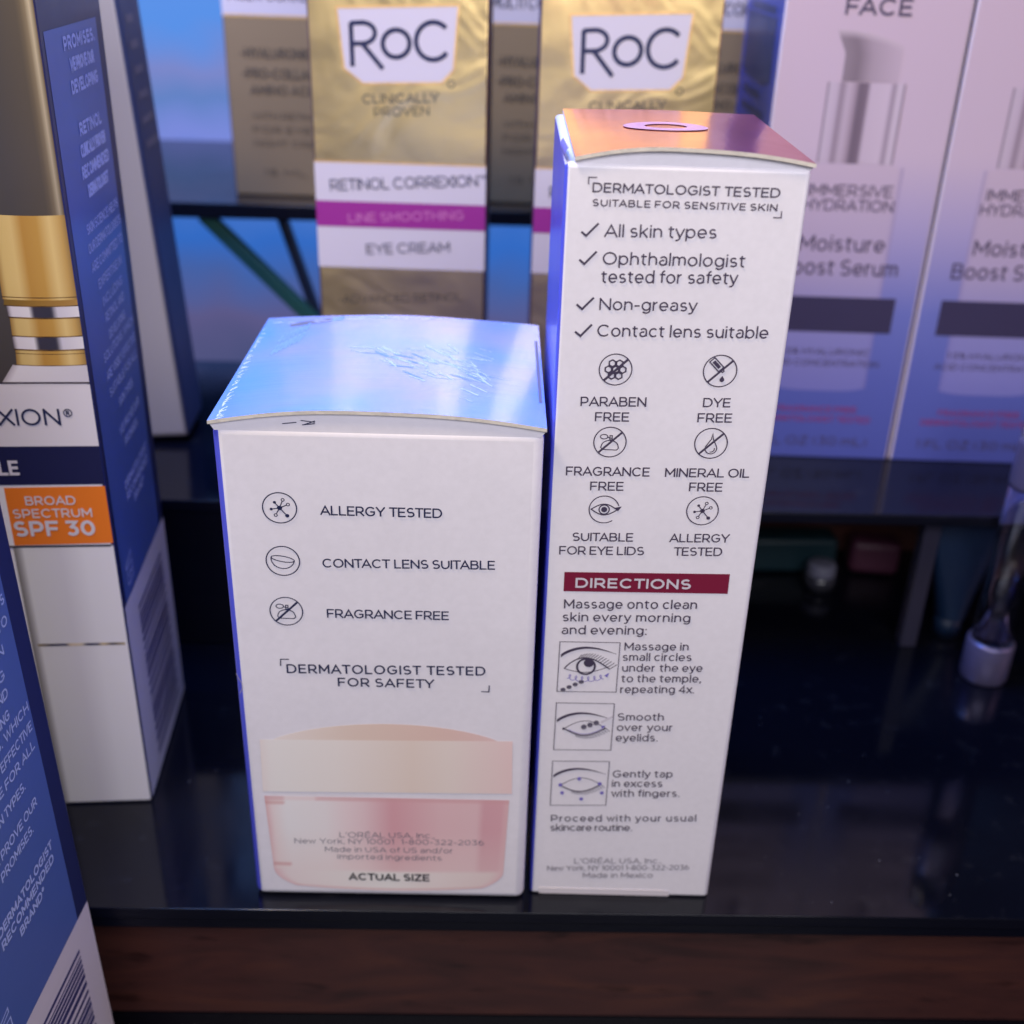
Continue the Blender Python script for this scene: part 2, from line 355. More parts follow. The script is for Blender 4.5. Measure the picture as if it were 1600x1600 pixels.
X = .73   # height of the small letters
def _bowl(x0, x1, y0, y1):   # D-like bowl from stem x0 bulging to x1
    r = min((y1 - y0) / 2, x1 - x0)
    ym = (y0 + y1) / 2
    return [(x0, y1), (x1 - r, y1)] + arc(x1 - r, ym, r, (y1 - y0) / 2, 90, -90, 14) + [(x0, y0)]
def _o(w, h=X):
    return ring(w / 2, h / 2, w / 2, h / 2, 26) + [(w, h / 2)]
G = {
 'A': (1.0, [[(0, 0), (.5, 1), (1, 0)], [(.2, .3), (.8, .3)]]),
 'B': (.80, [[(0, 0), (0, 1)], _bowl(0, .72, .53, 1), _bowl(0, .80, 0, .53)]),
 'C': (.96, [arc(.52, .5, .52, .5, 42, 318, 22)]),
 'D': (.94, [[(0, 0), (0, 1)], _bowl(0, .94, 0, 1)]),
 'E': (.70, [[(0, 0), (0, 1)], [(0, 1), (.68, 1)], [(0, .51), (.62, .51)], [(0, 0), (.70, 0)]]),
 'F': (.68, [[(0, 0), (0, 1)], [(0, 1), (.68, 1)], [(0, .48), (.60, .48)]]),
 'G': (1.0, [arc(.52, .5, .52, .5, 42, 325, 22) + [(.95, .46)], [(.95, .46), (.58, .46)]]),
 'H': (.86, [[(0, 0), (0, 1)], [(.86, 0), (.86, 1)], [(0, .5), (.86, .5)]]),
 'I': (.0, [[(0, 0), (0, 1)]]),
 'J': (.58, [[(.58, 1), (.58, .3)] + arc(.29, .3, .29, .3, 0, -150, 10)]),
 'K': (.84, [[(0, 0), (0, 1)], [(.80, 1), (0, .32)], [(.30, .56), (.84, 0)]]),
 'L': (.64, [[(0, 1), (0, 0)], [(0, 0), (.64, 0)]]),
 'M': (1.02, [[(0, 0), (0, 1)], [(0, 1), (.51, .28)], [(.51, .28), (1.02, 1)], [(1.02, 1), (1.02, 0)]]),
 'N': (.88, [[(0, 0), (0, 1)], [(0, 1), (.88, 0)], [(.88, 0), (.88, 1)]]),
 'O': (1.06, [ring(.53, .5, .53, .5, 32) + [(1.06, .5)]]),
 'P': (.76, [[(0, 0), (0, 1)], _bowl(0, .76, .36, 1)]),
 'Q': (1.06, [ring(.53, .5, .53, .5, 32) + [(1.06, .5)], [(.62, .32), (1.0, -.05)]]),
 'R': (.80, [[(0, 0), (0, 1)], _bowl(0, .76, .40, 1), [(.40, .40), (.80, 0)]]),
 'S': (.74, [arc(.37, .74, .34, .26, 38, 250, 12) + [(.37, .50)] + arc(.37, .26, .37, .26, 72, -145, 14)]),
 'T': (.80, [[(0, 1), (.80, 1)], [(.40, 1), (.40, 0)]]),
 'U': (.84, [[(0, 1), (0, .4)] + arc(.42, .4, .42, .4, 180, 360, 14) + [(.84, 1)]]),
 'V': (.98, [[(0, 1), (.49, 0), (.98, 1)]]),
 'W': (1.44, [[(0, 1), (.38, 0), (.72, .96), (1.06, 0), (1.44, 1)]]),
 'X': (.86, [[(0, 0), (.86, 1)], [(0, 1), (.86, 0)]]),
 'Y': (.90, [[(0, 1), (.45, .42), (.90, 1)], [(.45, .42), (.45, 0)]]),
 'Z': (.76, [[(0, 1), (.76, 1)], [(.76, 1), (0, 0)], [(0, 0), (.76, 0)]]),
 'a': (.56, [[(.56, 0), (.56, X * .62)] + arc(.29, X * .66, .27, X * .34, 0, 150, 10), arc(.27, .21, .27, .21, 70, 360, 14) + [(.54, .24)]]),
 'b': (.68, [[(0, 0), (0, 1.04)], _o(.68)]),
 'c': (.60, [arc(.35, X / 2, .35, X / 2, 45, 315, 16)]),
 'd': (.68, [[(.68, 0), (.68, 1.04)], _o(.68)]),
 'e': (.66, [[(.02, X * .47), (.66, X * .47)], [(.66, X * .47)] + arc(.33, X / 2, .33, X / 2, 0, 318, 20)]),
 'f': (.36, [[(.14, 0), (.14, .78)] + arc(.36, .80, .22, .24, 180, 85, 8), [(0, X), (.36, X)]]),
 'g': (.68, [_o(.68), [(.68, X), (.68, .0)] + arc(.35, .0, .33, .27, 0, -145, 12)]),
 'h': (.60, [[(0, 0), (0, 1.04)], arc(.30, X - .30, .30, .30, 180, 0, 12) + [(.60, 0)]]),
 'i': (.0, [[(0, 0), (0, X)], [(0, .97), (0, 1.0)]]),
 'j': (.1, [[(.1, X), (.1, -.15), (-.02, -.26)], [(.1, .97), (.1, 1.0)]]),
 'k': (.56, [[(0, 0), (0, 1.04)], [(.54, X), (0, .24)], [(.2, .42), (.56, 0)]]),
 'l': (.0, [[(0, 0), (0, 1.04)]]),
 'm': (.98, [[(0, 0), (0, X)], arc(.245, X - .25, .245, .25, 180, 0, 10) + [(.49, 0)], arc(.735, X - .25, .245, .25, 180, 0, 10) + [(.98, 0)]]),
 'n': (.60, [[(0, 0), (0, X)], arc(.30, X - .30, .30, .30, 180, 0, 12) + [(.60, 0)]]),
 'o': (.70, [_o(.70)]),
 'p': (.68, [[(0, X), (0, -.27)], _o(.68)]),
 'q': (.68, [[(.68, X), (.68, -.27)], _o(.68)]),
 'r': (.34, [[(0, 0), (0, X)], arc(.34, X - .34, .34, .34, 180, 92, 8)]),
 's': (.52, [arc(.26, X * .74, .23, X * .26, 35, 250, 10) + [(.26, X * .5)] + arc(.26, X * .26, .26, X * .26, 72, -145, 10)]),
 't': (.36, [[(.13, .95), (.13, .2)] + arc(.32, .2, .19, .2, 180, 285, 8), [(0, X), (.36, X)]]),
 'u': (.60, [[(0, X), (0, .30)] + arc(.30, .30, .30, .30, 180, 360, 12), [(.60, X), (.60, 0)]]),
 'v': (.66, [[(0, X), (.33, 0), (.66, X)]]),
 'w': (.98, [[(0, X), (.26, 0), (.49, X), (.72, 0), (.98, X)]]),
 'x': (.60, [[(0, 0), (.60, X)], [(0, X), (.60, 0)]]),
 'y': (.66, [[(0, X), (.34, .02)], [(.66, X), (.30, -.14), (.2, -.26), (.05, -.27)]]),
 'z': (.54, [[(0, X), (.54, X), (0, 0), (.54, 0)]]),
 '0': (.78, [ring(.39, .5, .39, .5, 28) + [(.78, .5)]]),
 '1': (.20, [[(0, .90), (.20, 1), (.20, 0)]]),
 '2': (.66, [arc(.33, .70, .31, .30, 155, -35, 12) + [(0, 0)], [(0, 0), (.66, 0)]]),
 '3': (.68, [[(.03, 1), (.64, 1), (.30, .60)], [(.30, .60)] + arc(.34, .30, .34, .30, 88, -150, 14)]),
 '4': (.74, [[(.56, 0), (.56, 1), (0, .28)], [(0, .26), (.74, .26)]]),
 '5': (.66, [[(.60, 1), (.10, 1), (.07, .52)], [(.07, .54)] + arc(.30, .31, .36, .31, 110, -150, 14)]),
 '6': (.70, [ring(.36, .32, .34, .32, 22) + [(.70, .32)], arc(.52, .42, .50, .58, 100, 190, 8)]),
 '8': (.66, [ring(.33, .26, .33, .26, 22) + [(.66, .26)], ring(.33, .75, .28, .25, 22) + [(.61, .75)]]),
 '9': (.70, [ring(.34, .68, .34, .32, 22) + [(.68, .68)], arc(.18, .58, .50, .58, -80, 10, 8)]),
 '.': (.02, [[(0, 0), (.02, 0)]]), ',': (.04, [[(.04, .04), (-.02, -.14)]]),
 ':': (.02, [[(0, 0), (.02, 0)], [(0, .62), (.02, .62)]]),
 '-': (.34, [[(0, .38), (.34, .38)]]), "'": (.0, [[(0, .98), (0, .76)]]),
 '/': (.44, [[(0, -.08), (.44, 1.06)]]), '%': (.9, [ring(.2, .78, .2, .22, 14), ring(.7, .22, .2, .22, 14), [(.15, 0), (.75, 1)]]),
 '*': (.3, [[(.15, .65), (.15, 1)], [(0, .74), (.3, .91)], [(0, .91), (.3, .74)]]),
 '(': (.2, [arc(.45, .45, .45, .62, 130, 230, 8)]), ')': (.2, [arc(-.25, .45, .45, .62, 50, -50, 8)]),
}
G['\u00c9'] = (.70, G['E'][1] + [[(.28, 1.16), (.45, 1.30)]])
G['\u00ae'] = (.5, [ring(.25, .78, .25, .25, 18) + [(.5, .78)], [(.17, .66), (.17, .92)], [(.17, .92), (.30, .90), (.30, .80), (.17, .79)], [(.24, .79), (.33, .66)]])
G['\u2122'] = (.66, [[(0, 1), (.26, 1)], [(.13, 1), (.13, .7)], [(.36, .7), (.36, 1), (.51, .8), (.66, 1), (.66, .7)]])
DIAG = set('AVWXYTvwxy')

def layout(s, w, track):
    x, out = 0, []
    for i, ch in enumerate(s):
        if ch == ' ':
            x += .56 + track * 1.5; continue
        W, st = G[ch]
        gap = (.20 + track) if i else 0
        if i and s[i - 1] != ' ':
            pr = s[i - 1]
            gap = .20 + track
            if ch in DIAG: gap -= .07
            if pr in DIAG: gap -= .07
            if pr in 'LFT' and ch in 'AVYT': gap -= .08
            if pr in 'rf': gap -= .06
        elif i:
            gap = 0
        x += gap
        out.append((x, W + w, st, .5 if ch in '\u00ae\u2122' else 1))
        x += W + w
    return out, x

def text(mb, F, s, p0, p1, cap, w=.13, off=.14, track=0., mi=0, bold_x=1.0):
    """letters along p0 -> p1 (left and right end of the baseline on the face, mm); cap height in mm"""
    p0, p1 = Vector(p0), Vector(p1)
    gl, W = layout(s, w, track)
    d = p1 - p0
    sx = d.length / W
    ax = d.normalized(); ay = Vector((-ax.y, ax.x))
    ww = w * cap
    for x, gw, strokes, W0 in gl:
        for k, st in enumerate(strokes):
            pts = []
            for (a, b) in st:
                px = (x + w / 2 + a) * sx
                py = (w / 2 + b * (1 - w)) * cap
                pts.append(p0 + ax * px + ay * py)
            closed = len(st) > 8 and (Vector(st[0]) - Vector(st[-1])).length < 1e-4
            if closed:
                pts = pts[:-1]
            ribbon(mb, F, pts, ww * W0, off + .004 * k, mi, cap=.0 if len(st) > 6 and not closed else .9, closed=closed)
    return W

def textpx(mb, F, s, l, r, cappx, **kw):
    p0, p1 = F.uv(*l), F.uv(*r)
    up = F.uv(l[0], l[1] - cappx)
    text(mb, F, s, p0, p1, abs(up.y - p0.y), **kw)

def rtext(mb, F, s, pr, cap, xs=1.0, w=.13, align=1.0, **kw):
    """natural width, right end (align 1) or centre (.5) at pr, level baseline"""
    W = layout(s, w, kw.get('track', 0))[1] * cap * xs
    pr = Vector(pr)
    text(mb, F, s, (pr.x - W * align, pr.y), (pr.x + W * (1 - align), pr.y), cap, w=w, **kw)

def panel(mb, F, f_uv, nu, nv, f_col, off, mi=0):
    """grid print: f_uv(s,t) position on the face, f_col(s,t) its printed colour"""
    P, Cc = [], []
    for j in range(nv + 1):
        for i in range(nu + 1):
            s, t = i / nu, j / nv
            u = f_uv(s, t); P.append(F.pt(u[0], u[1], off)); Cc.append(f_col(s, t))
    k = nu + 1
    mb.add(P, [(j * k + i, j * k + i + 1, (j + 1) * k + i + 1, (j + 1) * k + i) for j in range(nv) for i in range(nu)], mi, Cc)

def mix(a, b, t):
    t = max(0, min(1, t))
    return tuple(a[i] + (b[i] - a[i]) * t for i in range(4))
def ramp(stops, t):
    for (t0, c0), (t1, c1) in zip(stops, stops[1:]):
        if t <= t1:
            return mix(c0, c1, (t - t0) / (t1 - t0) if t1 > t0 else 0)
    return stops[-1][1]
def bil(q, s, t):
    (a, b, c, d) = [Vector(x) for x in q]      # bottom-left, bottom-right, top-right, top-left
    return (a * (1 - s) + b * s) * (1 - t) + (d * (1 - s) + c * s) * t

# ------------------------------------------------------------------ the display stand
STAND = pose(0, 143.2, 0, R(1.5))
stand = thing('display_stand', 'glossy black tiered shelf stand with dark wooden risers', 'display stand', 0, 143.2, -37, R(1.5))
def slab(name, x0, x1, y0, y1, z0, z1, m, r=.25, parent=stand, pick=None, M=STAND):
    return bevel_box(name, M, (x0, x1, y0, y1, z0, z1), m if isinstance(m, list) else [m], parent, pick or (lambda n: 0), r, 2)
top_edge = lambda n: 0 if n.z > .9 else 1
slab('front_shelf', -230, 230, 0, 86, -2.4, 0, [ACRYLIC, EDGE], .15, pick=top_edge)
slab('shelf_trim', -230, 230, 1.0, 9, -5.6, -2.45, EDGE, .3)
slab('riser', -230, 230, 9.5, 14, -36.95, -2.45, WOOD, .2)
slab('lower_shelf', -230, 230, -130, 16, -40, -37, [ACRYLIC, EDGE], .3, pick=top_edge)
slab('riser', -230, 46, 81, 85, .05, 35.3, EDGE, .2)
slab('middle_shelf', -230, 230, 79, 168, 35.4, 38, [ACRYLIC, EDGE], .3, pick=top_edge)
slab('upper_shelf', -230, 230, 165, 262, 79, 83, [ACRYLIC, EDGE], .3, pick=top_edge)
slab('under_shelf_floor', -230, 230, 86.2, 200, -2.4, -.2, [ACRYLIC, EDGE], .2, pick=top_edge)
slab('back_panel', 30, 230, 132, 135, 0, 35.3, WOOD, .2)
# supports under the upper shelf
GREEN = wear(mat('green_strap', (.02, .10, .075, 1), .5), 80)
DARKMETAL = wear(mat('dark_metal', (.01, .016, .035, 1), .4), 80)
def bar(name, p, q, w, m, parent):
    p, q = Vector(p), Vector(q); d = (q - p)
    Mx = Matrix.Translation(p) @ d.to_track_quat('Z', 'Y').to_matrix().to_4x4()
    return bevel_box(name, Mx, (-w / 2, w / 2, -w / 2, w / 2, 0, d.length), [m], parent, lambda n: 0, .3, 2)
bar('brace', (-86, 311, 79), (-50.5, 309, 44), 3.6, GREEN, stand)
bar('brace', (-65.4, 313, 79), (-52.5, 311, 38.0), 2.6, DARKMETAL, stand)

# backlit panel behind the shelves
LIT = bpy.data.materials.new('lit_blue_screen'); LIT.use_nodes = True
def _lit(m):
    b = bsdf(m); b.inputs['Base Color'].default_value = (.02, .03, .06, 1)
    tc = nd(m, 'ShaderNodeTexCoord'); sp_ = nd(m, 'ShaderNodeSeparateXYZ'); lk(m, tc.outputs['Object'], sp_.inputs[0])
    mr = nd(m, 'ShaderNodeMapRange'); mr.inputs['From Min'].default_value = 0; mr.inputs['From Max'].default_value = .24
    lk(m, sp_.outputs['Z'], mr.inputs['Value'])
    n = nd(m, 'ShaderNodeTexNoise'); n.inputs['Scale'].default_value = 22; n.inputs['Detail'].default_value = 2
    lk(m, tc.outputs['Object'], n.inputs['Vector'])
    ad = nd(m, 'ShaderNodeMath', operation='MULTIPLY_ADD'); ad.inputs[1].default_value = .18
    lk(m, n.outputs['Fac'], ad.inputs[0]); lk(m, mr.outputs[0], ad.inputs[2])
    cr_ = nd(m, 'ShaderNodeValToRGB'); e = cr_.color_ramp.elements
    e[0].position = .10; e[0].color = rgb(58, 66, 112)
    e[1].position = 1; e[1].color = rgb(100, 158, 248)
    for p, c in ((.33, rgb(84, 90, 138)), (.41, rgb(104, 100, 152)), (.48, rgb(78, 110, 186)), (.55, rgb(58, 120, 220)), (.61, rgb(84, 134, 226)), (.67, rgb(134, 150, 236)), (.73, rgb(104, 140, 208)), (.78, rgb(134, 146, 214)), (.84, rgb(90, 156, 248))):
        k = e.new(p); k.color = c
    lk(m, ad.outputs[0], cr_.inputs[0])
    lk(m, cr_.outputs[0], b.inputs['Emission Color']); b.inputs['Emission Strength'].default_value = .76
_lit(LIT)
lp = thing('light_panel', 'glowing blue backlit panel behind the shelves', 'light panel', 0, 408, -60)
bevel_box('screen', pose(0, 408, -60), (-210, 210, 0, 4, 3, 330), [LIT], lp, lambda n: 0, 0)
bevel_box('frame', pose(0, 408, -60), (-216, 216, 4.2, 12, 0, 336), [DARKMETAL], lp, lambda n: 0, .5, 2)

# ------------------------------------------------------------------ small drawn symbols
class Sym:
    """unit-circle drawing space on a face, centre c and radius r (mm)"""
    def __init__(s, mb, F, c, r, off=.12):
        s.mb, s.F, s.c, s.r, s.off = mb, F, Vector(c), r, off
    def P(s, pts):
        return [s.c + Vector(p) * s.r for p in pts]
    def line(s, pts, w=.07, closed=False, k=0, w1=None, mi=0, cap=.5):
        ribbon(s.mb, s.F, s.P(pts), w * s.r, s.off + .004 * k, mi, cap=cap, closed=closed, w1=None if w1 is None else w1 * s.r)
    def fill(s, pts, k=0, mi=0):
        poly(s.mb, s.F, s.P(pts), s.off + .004 * k, mi)
    def ring(s, w=.07):
        s.line(ring(0, 0, 1, 1, 44), w, True)
    def slash(s, w=.13):
        s.line([(-.66, -.70), (.70, .66)], w, k=6, cap=0)
def draw_allergy(s):
    s.ring()
    s.fill(ring(0, 0, .15, .15, 16), 1)
    for a, l, o in ((68, .58, 1), (25, .56, 1), (127, .46, 0), (190, .50, 0), (242, .54, 1), (310, .66, 0)):
        d = Vector((math.cos(R(a)), math.sin(R(a))))
        s.line([(0, 0), tuple(d * (l - (.08 if o else 0)))], .06, k=2)
        if o: s.line([tuple(d * l + Vector(q)) for q in ring(0, 0, .09, .09, 14)], .05, True, 3)
        else: s.fill([tuple(d * l + Vector(q)) for q in ring(0, 0, .09 if a != 310 else .12, .09 if a != 310 else .12, 14)], 3)
def draw_lens(s):
    s.ring()
    rot = lambda pts, a: [(x * math.cos(a) - y * math.sin(a), x * math.sin(a) + y * math.cos(a)) for x, y in pts]
    s.line([(x + .0, y + .14) for x, y in rot(ring(0, 0, .70, .19, 34), R(-10))], .06, True, 1)
    s.line([(x + .0, y + .14) for x, y in rot(arc(0, 0, .70, .66, 180, 360, 22), R(-10))], .06, False, 2)
def draw_fragrance(s):
    s.ring()
    s.line(ring(-.38, .36, .23, .15, 22), .06, True, 1)
    s.line([(-.14, .32), (.10, .26)], .06, k=1)
    s.line([(-.02, .44), (.12, .44), (.12, .16), (-.02, .16)], .06, True, 2)
    s.line([(-.45, -.50), (-.55, -.36)] + arc(.0, -.28, .52, .40, 170, 10, 16) + [(.55, -.40), (.44, -.52)], .06, True, 3)
    s.slash()
def draw_paraben(s):
    s.ring()
    for x, y in ((0, 0), (.44, 0), (-.44, 0), (.22, .40), (-.22, .40), (.22, -.40), (-.22, -.40)):
        s.line([(x + .22 * math.cos(R(60 * i + 30)), y + .22 * math.sin(R(60 * i + 30))) for i in range(6)], .09, True, 1)
    s.slash(.15)
def draw_dye(s):
    s.ring()
    c = lambda x, y: ((x - y) * .7071 - .24, -(x + y) * .7071 * 1 + .40)
    s.line([c(-.42, -.2), c(.42, -.2), c(.42, .2), c(-.42, .2)], .07, True, 1)
    s.fill([c(-.28, -.10), c(.28, -.10), c(.28, .10), c(-.28, .10)], 2)
    s.line([c(.42, -.1), c(.62, -.06), c(.62, .06), c(.42, .1)], .07, True, 3)
    s.fill([(.17, -.30)] + arc(.17, -.55, .14, .15, 20, -200, 12), 4)
    s.slash()
def draw_oil(s):
    s.ring()
    s.line([(.06, .68), (.0, .28)] + arc(.03, -.34, .36, .36, 155, 385, 20) + [(.12, .28)], .06, True, 1)
    s.line(arc(.03, -.36, .22, .22, 260, 372, 10), .06, k=2)
    s.slash()
def draw_eye(s):
    s.line(arc(0, 0, 1, 1, 18, 305, 40), .07)
    s.fill([(.72, .16), (1.16, .26), (.92, -.10)], 1)
    lens_u = [(-.86 + 1.72 * i / 16, .40 * math.sin(math.pi * i / 16)) for i in range(17)]
    s.line(lens_u + [(x, -y) for x, y in lens_u[::-1]][1:-1], .08, True, 2)
    s.line(ring(0, 0, .34, .34, 24), .08, True, 3)
    s.fill(ring(.0, 0, .20, .20, 18), 4)

def symbol(F, fn, px, rpx, parent, m, off=.12):
    c = F.uv(*px); r = (F.uv(px[0] + rpx, px[1]) - c).length
    mb = MB(); fn(Sym(mb, F, c, r, off))
    return mb.build('symbol', m, parent)
def lines_px(F, items, parent, m, name='lettering', **kw):
    for it in items:
        mb = MB()
        k = dict(kw); k.update(it[4] if len(it) > 4 else {})
        textpx(mb, F, it[0], it[1], it[2], it[3], **k)
        mb.build(name, m, parent)
def strokes_px(mb, F, pts, wpx, off=.12, closed=False, cap=.9):
    q = [F.uv(*p) for p in pts]
    w = (F.uv(pts[0][0] + wpx, pts[0][1]) - q[0]).length
    ribbon(mb, F, q, w, off, closed=closed, cap=cap)

def arched_lid(mb, M, x0, x1, y0, y1, z, rise, thick, nx=20, ny=8, back=.7, skew=.45, mi_top=0, mi_edge=1, lift=0, wob=0):
    """bowed card lid: grid top, its underside and its cut edges"""
    top, bot = [], []
    for j in range(ny + 1):
        for i in range(nx + 1):
            s, t = i / nx, j / ny
            h = 1 - ((s - skew) / (skew if s < skew else 1 - skew)) ** 2
            hh = rise * h * (1 + (back - 1) * t) + lift * (1 - t) + wob * math.sin(s * 9 + t * 3) * h
            top.append(M @ Vector((x0 + (x1 - x0) * s, y0 + (y1 - y0) * t, z + hh)))
            bot.append(M @ Vector((x0 + (x1 - x0) * s, y0 + (y1 - y0) * t, z + hh - thick)))
    k = nx + 1
    mb.add(top, [(j * k + i, j * k + i + 1, (j + 1) * k + i + 1, (j + 1) * k + i) for j in range(ny) for i in range(nx)], mi_top)
    mb.add(bot, [(j * k + i, (j + 1) * k + i, (j + 1) * k + i + 1, j * k + i + 1) for j in range(ny) for i in range(nx)], mi_edge)
    edge = lambda ids: mb.add([top[q] for q in ids] + [bot[q] for q in ids], [(i, i + len(ids), i + 1 + len(ids), i + 1) for i in range(len(ids) - 1)], mi_edge)
    edge([i for i in range(k)]); edge([ny * k + i for i in range(k)][::-1])
    edge([j * k for j in range(ny + 1)][::-1]); edge([j * k + nx for j in range(ny + 1)])
    return top[:k]

# ------------------------------------------------------------------ the short carton
SX, SY, SW, SD, SH, SYAW = -42.07, 145.4, 46.3, 45.7, 88.0, .0201
MS = pose(SX, SY, 0, SYAW)
ce = MS @ Vector((SW / 2, SD / 2, 0))
small = thing('cream_carton', 'short white carton with pink jar picture and scuffed blue lid', 'carton', ce.x, ce.y, 0, SYAW)
def pick_carton(n):   # 0 white front, 1 foil, 2 white right bevel
    if n.y < -.25 and n.x > -.3: return 0
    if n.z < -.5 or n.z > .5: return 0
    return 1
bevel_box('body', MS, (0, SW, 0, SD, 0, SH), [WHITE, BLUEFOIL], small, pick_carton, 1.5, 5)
mb = MB(); mb.smooth = False
row = arched_lid(mb, MS, -.25, SW + .25, -.35, SD + .2, SH + .7, 2.0, .55, back=.55, skew=.46, wob=.10, nx=70, ny=30)
mb.build('lid', [PEARL, CUT], small)
# white tuck panel that closes the bow under the lid
mb = MB()
FS = Face(MS @ Vector((0, 0, 0)), MS.to_3x3() @ Vector((1, 0, 0)), (0, 0, 1))
row = row[::1]
low = [MS @ Vector((.5 + (SW - 1) * i / 70, .15, SH - .9)) for i in range(71)]
up = [Vector((p.x, p.y + .45, p.z - .45)) for p in row]
mb.add(low + up, [(i, i + 1, 72 + i, 71 + i) for i in range(70)])
mb.build('tuck_panel', WHITE, small)
# scuffs, stamped marks on the lid
FT = Face(MS @ Vector((0, 0, SH)), MS.to_3x3() @ Vector((1, 0, 0)), MS.to_3x3() @ Vector((0, 1, 0)))
def lid_z(u, v):
    s = (u + .25) / (SW + .5); sk = .46; t = (v + .35) / (SD + .55)
    h = 1 - ((s - sk) / (sk if s < sk else 1 - sk)) ** 2
    return .7 + 2.0 * h * (1 - .45 * t) + .10 * math.sin(s * 9 + t * 3) * h
mb = MB()
def lid_mark(px, py, dx, dy, w, mi, jit=.12):
    p = FT.uv(px, py); q = FT.uv(px + dx, py + dy)
    n = 6
    pts = [p.lerp(q, i / n) + Vector((random.uniform(-jit, jit), random.uniform(-jit, jit))) for i in range(n + 1)]
    for a, b in zip(pts, pts[1:]):
        if b.y > SD - .4 or a.x < .1 or (b - a).length < 1e-4: continue
        d = (b - a); nn = Vector((-d.y, d.x)).normalized() * w * random.uniform(.3, .6)
        P = [FT.pt(v.x, v.y, lid_z(v.x, v.y) + .03) for v in (a - nn, b - nn, b + nn, a + nn)]
        mb.add(P, [(0, 1, 2, 3)], mi)
for _ in range(46):
    t = random.random()
    lid_mark(565 + 190 * t + random.gauss(0, 16), 566 + 26 * t + random.gauss(0, 13), random.uniform(12, 42), random.uniform(2, 16), random.uniform(.15, .55), 0 if random.random() < .72 else 1)
for _ in range(22):
    t = random.random()
    lid_mark(640 + 130 * t, 600 + random.gauss(0, 16), random.uniform(8, 34), random.uniform(2, 12), random.uniform(.12, .4), 0)
for _ in range(70):
    t = random.random()
    lid_mark(336 + 76 * t, 668 - 154 * t, random.uniform(3, 12), random.uniform(-5, 1), random.uniform(.08, .3), 3)
for _ in range(40):
    lid_mark(random.uniform(425, 800), 516 - 5 * random.random(), random.uniform(6, 24), random.uniform(-1, 1), random.uniform(.1, .3), 3)
for i in range(7):
    lid_mark(424 + 7 * i, 566 - 3 * i, 12, -16, .5, 1, 0)
    lid_mark(436 + 7 * i, 546 - 3 * i, 8, -11, .5, 1, 0)
for i in range(9):
    lid_mark(458 + 9 * i, 521 - .8 * i, 5, -6, 1.2, 1 if i > 6 else 2, 0)
mb.build('scuff', [SCUFF, SCUFFDARK, INKGREY, mat('worn_foil', (.62, .66, .88, 1), .55)], small)
mb = MB()
slot = [FT.pt(SW - .62, 9 + i, lid_z(SW - .62, 9 + i) + .05) for i in range(0, 29, 4)] + [FT.pt(SW - .15, 9 + i, lid_z(SW - .15, 9 + i) + .05) for i in range(0, 29, 4)]
mb.add(slot, [(i, 8 + i, 9 + i, i + 1) for i in range(7)])
mb.build('tuck_slot', INKGREY, small)
mb = MB()
for pts in ([(441, 662), (452, 661)], [(452, 661), (463, 660)], [(470, 657), (492, 660)], [(492, 658), (474, 664)], [(472, 664), (492, 662)]):
    strokes_px(mb, FS, pts, 1.5, off=-.04, cap=.2)
mb.build('pen_mark', INKNAVY, small)
mb = MB()
strokes_px(mb, FS, [(369, 1052), (373, 1060), (378, 1067), (379, 1075), (375, 1083)], 1.2, off=.05, cap=.2)
mb.build('dent', mat('crease_grey', rgb(168, 162, 178), .5), small)
symbol(FS, draw_allergy, (437, 793), 26.5, small, INKNAVY)
symbol(FS, draw_lens, (442.2, 875.9), 26, small, INKNAVY)
symbol(FS, draw_fragrance, (447.6, 954.5), 25.4, small, INKNAVY)
lines_px(FS, [
    ('ALLERGY TESTED', (501, 804), (690.7, 809), 15),
    ('CONTACT LENS SUITABLE', (504.6, 886), (773.3, 889.5), 14),
    ('FRAGRANCE FREE', (511.5, 964.5), (701.2, 968.3), 13.8),
    ('DERMATOLOGIST TESTED', (448.8, 1051), (758.2, 1055), 14.2, dict(w=.155, track=.06)),
    ('FOR SAFETY', (528.5, 1071.6), (678.4, 1074.4), 13.6, dict(w=.155, track=.06))], small, INKNAVY, w=.145, track=-.05)
mb = MB()
strokes_px(mb, FS, [(438.6, 1039), (438.6, 1029.5), (451, 1029.5)], 1.8)
mb.build('corner_mark', INKNAVY, small); mb = MB()
strokes_px(mb, FS, [(752.7, 1080), (764, 1080.5), (764.5, 1071)], 1.8)
mb.build('corner_mark', INKNAVY, small)
# the printed jar
def q4(F, *p):
    return [F.uv(*x) for x in p]
mb = MB()
lift = lambda c: tuple(min(.88, x * 1.14) for x in c[:3]) + (1,)
cream, sand, rose, wht = rgb(228, 218, 212), rgb(218, 198, 186), rgb(214, 160, 165), rgb(222, 216, 222)
dl, dr, dt = FS.uv(425, 1156), FS.uv(782, 1160), FS.uv(604, 1131)
def dome(s, t):
    p = dl.lerp(dr, s); h = (dt.y - (dl.y + dr.y) / 2) * (1 - (2 * s - 1) ** 2) ** .8
    return (p.x, p.y + h * t)
panel(mb, FS, dome, 30, 6, lambda s, t: lift(mix(ramp([(0, cream), (.35, sand), (.75, rgb(216, 186, 176)), (1, rgb(216, 180, 176))], s), wht, .25 * abs(2 * s - 1) ** 3)), .06)
lq = q4(FS, (411, 1236), (800, 1240), (801, 1158), (406, 1155))
band = [(0, rgb(226, 216, 214)), (.04, rgb(228, 224, 222)), (.3, rgb(228, 220, 216)), (.6, rgb(222, 206, 196)), (.75, rgb(224, 211, 204)), (.9, rgb(224, 203, 200)), (1, rgb(225, 198, 197))]
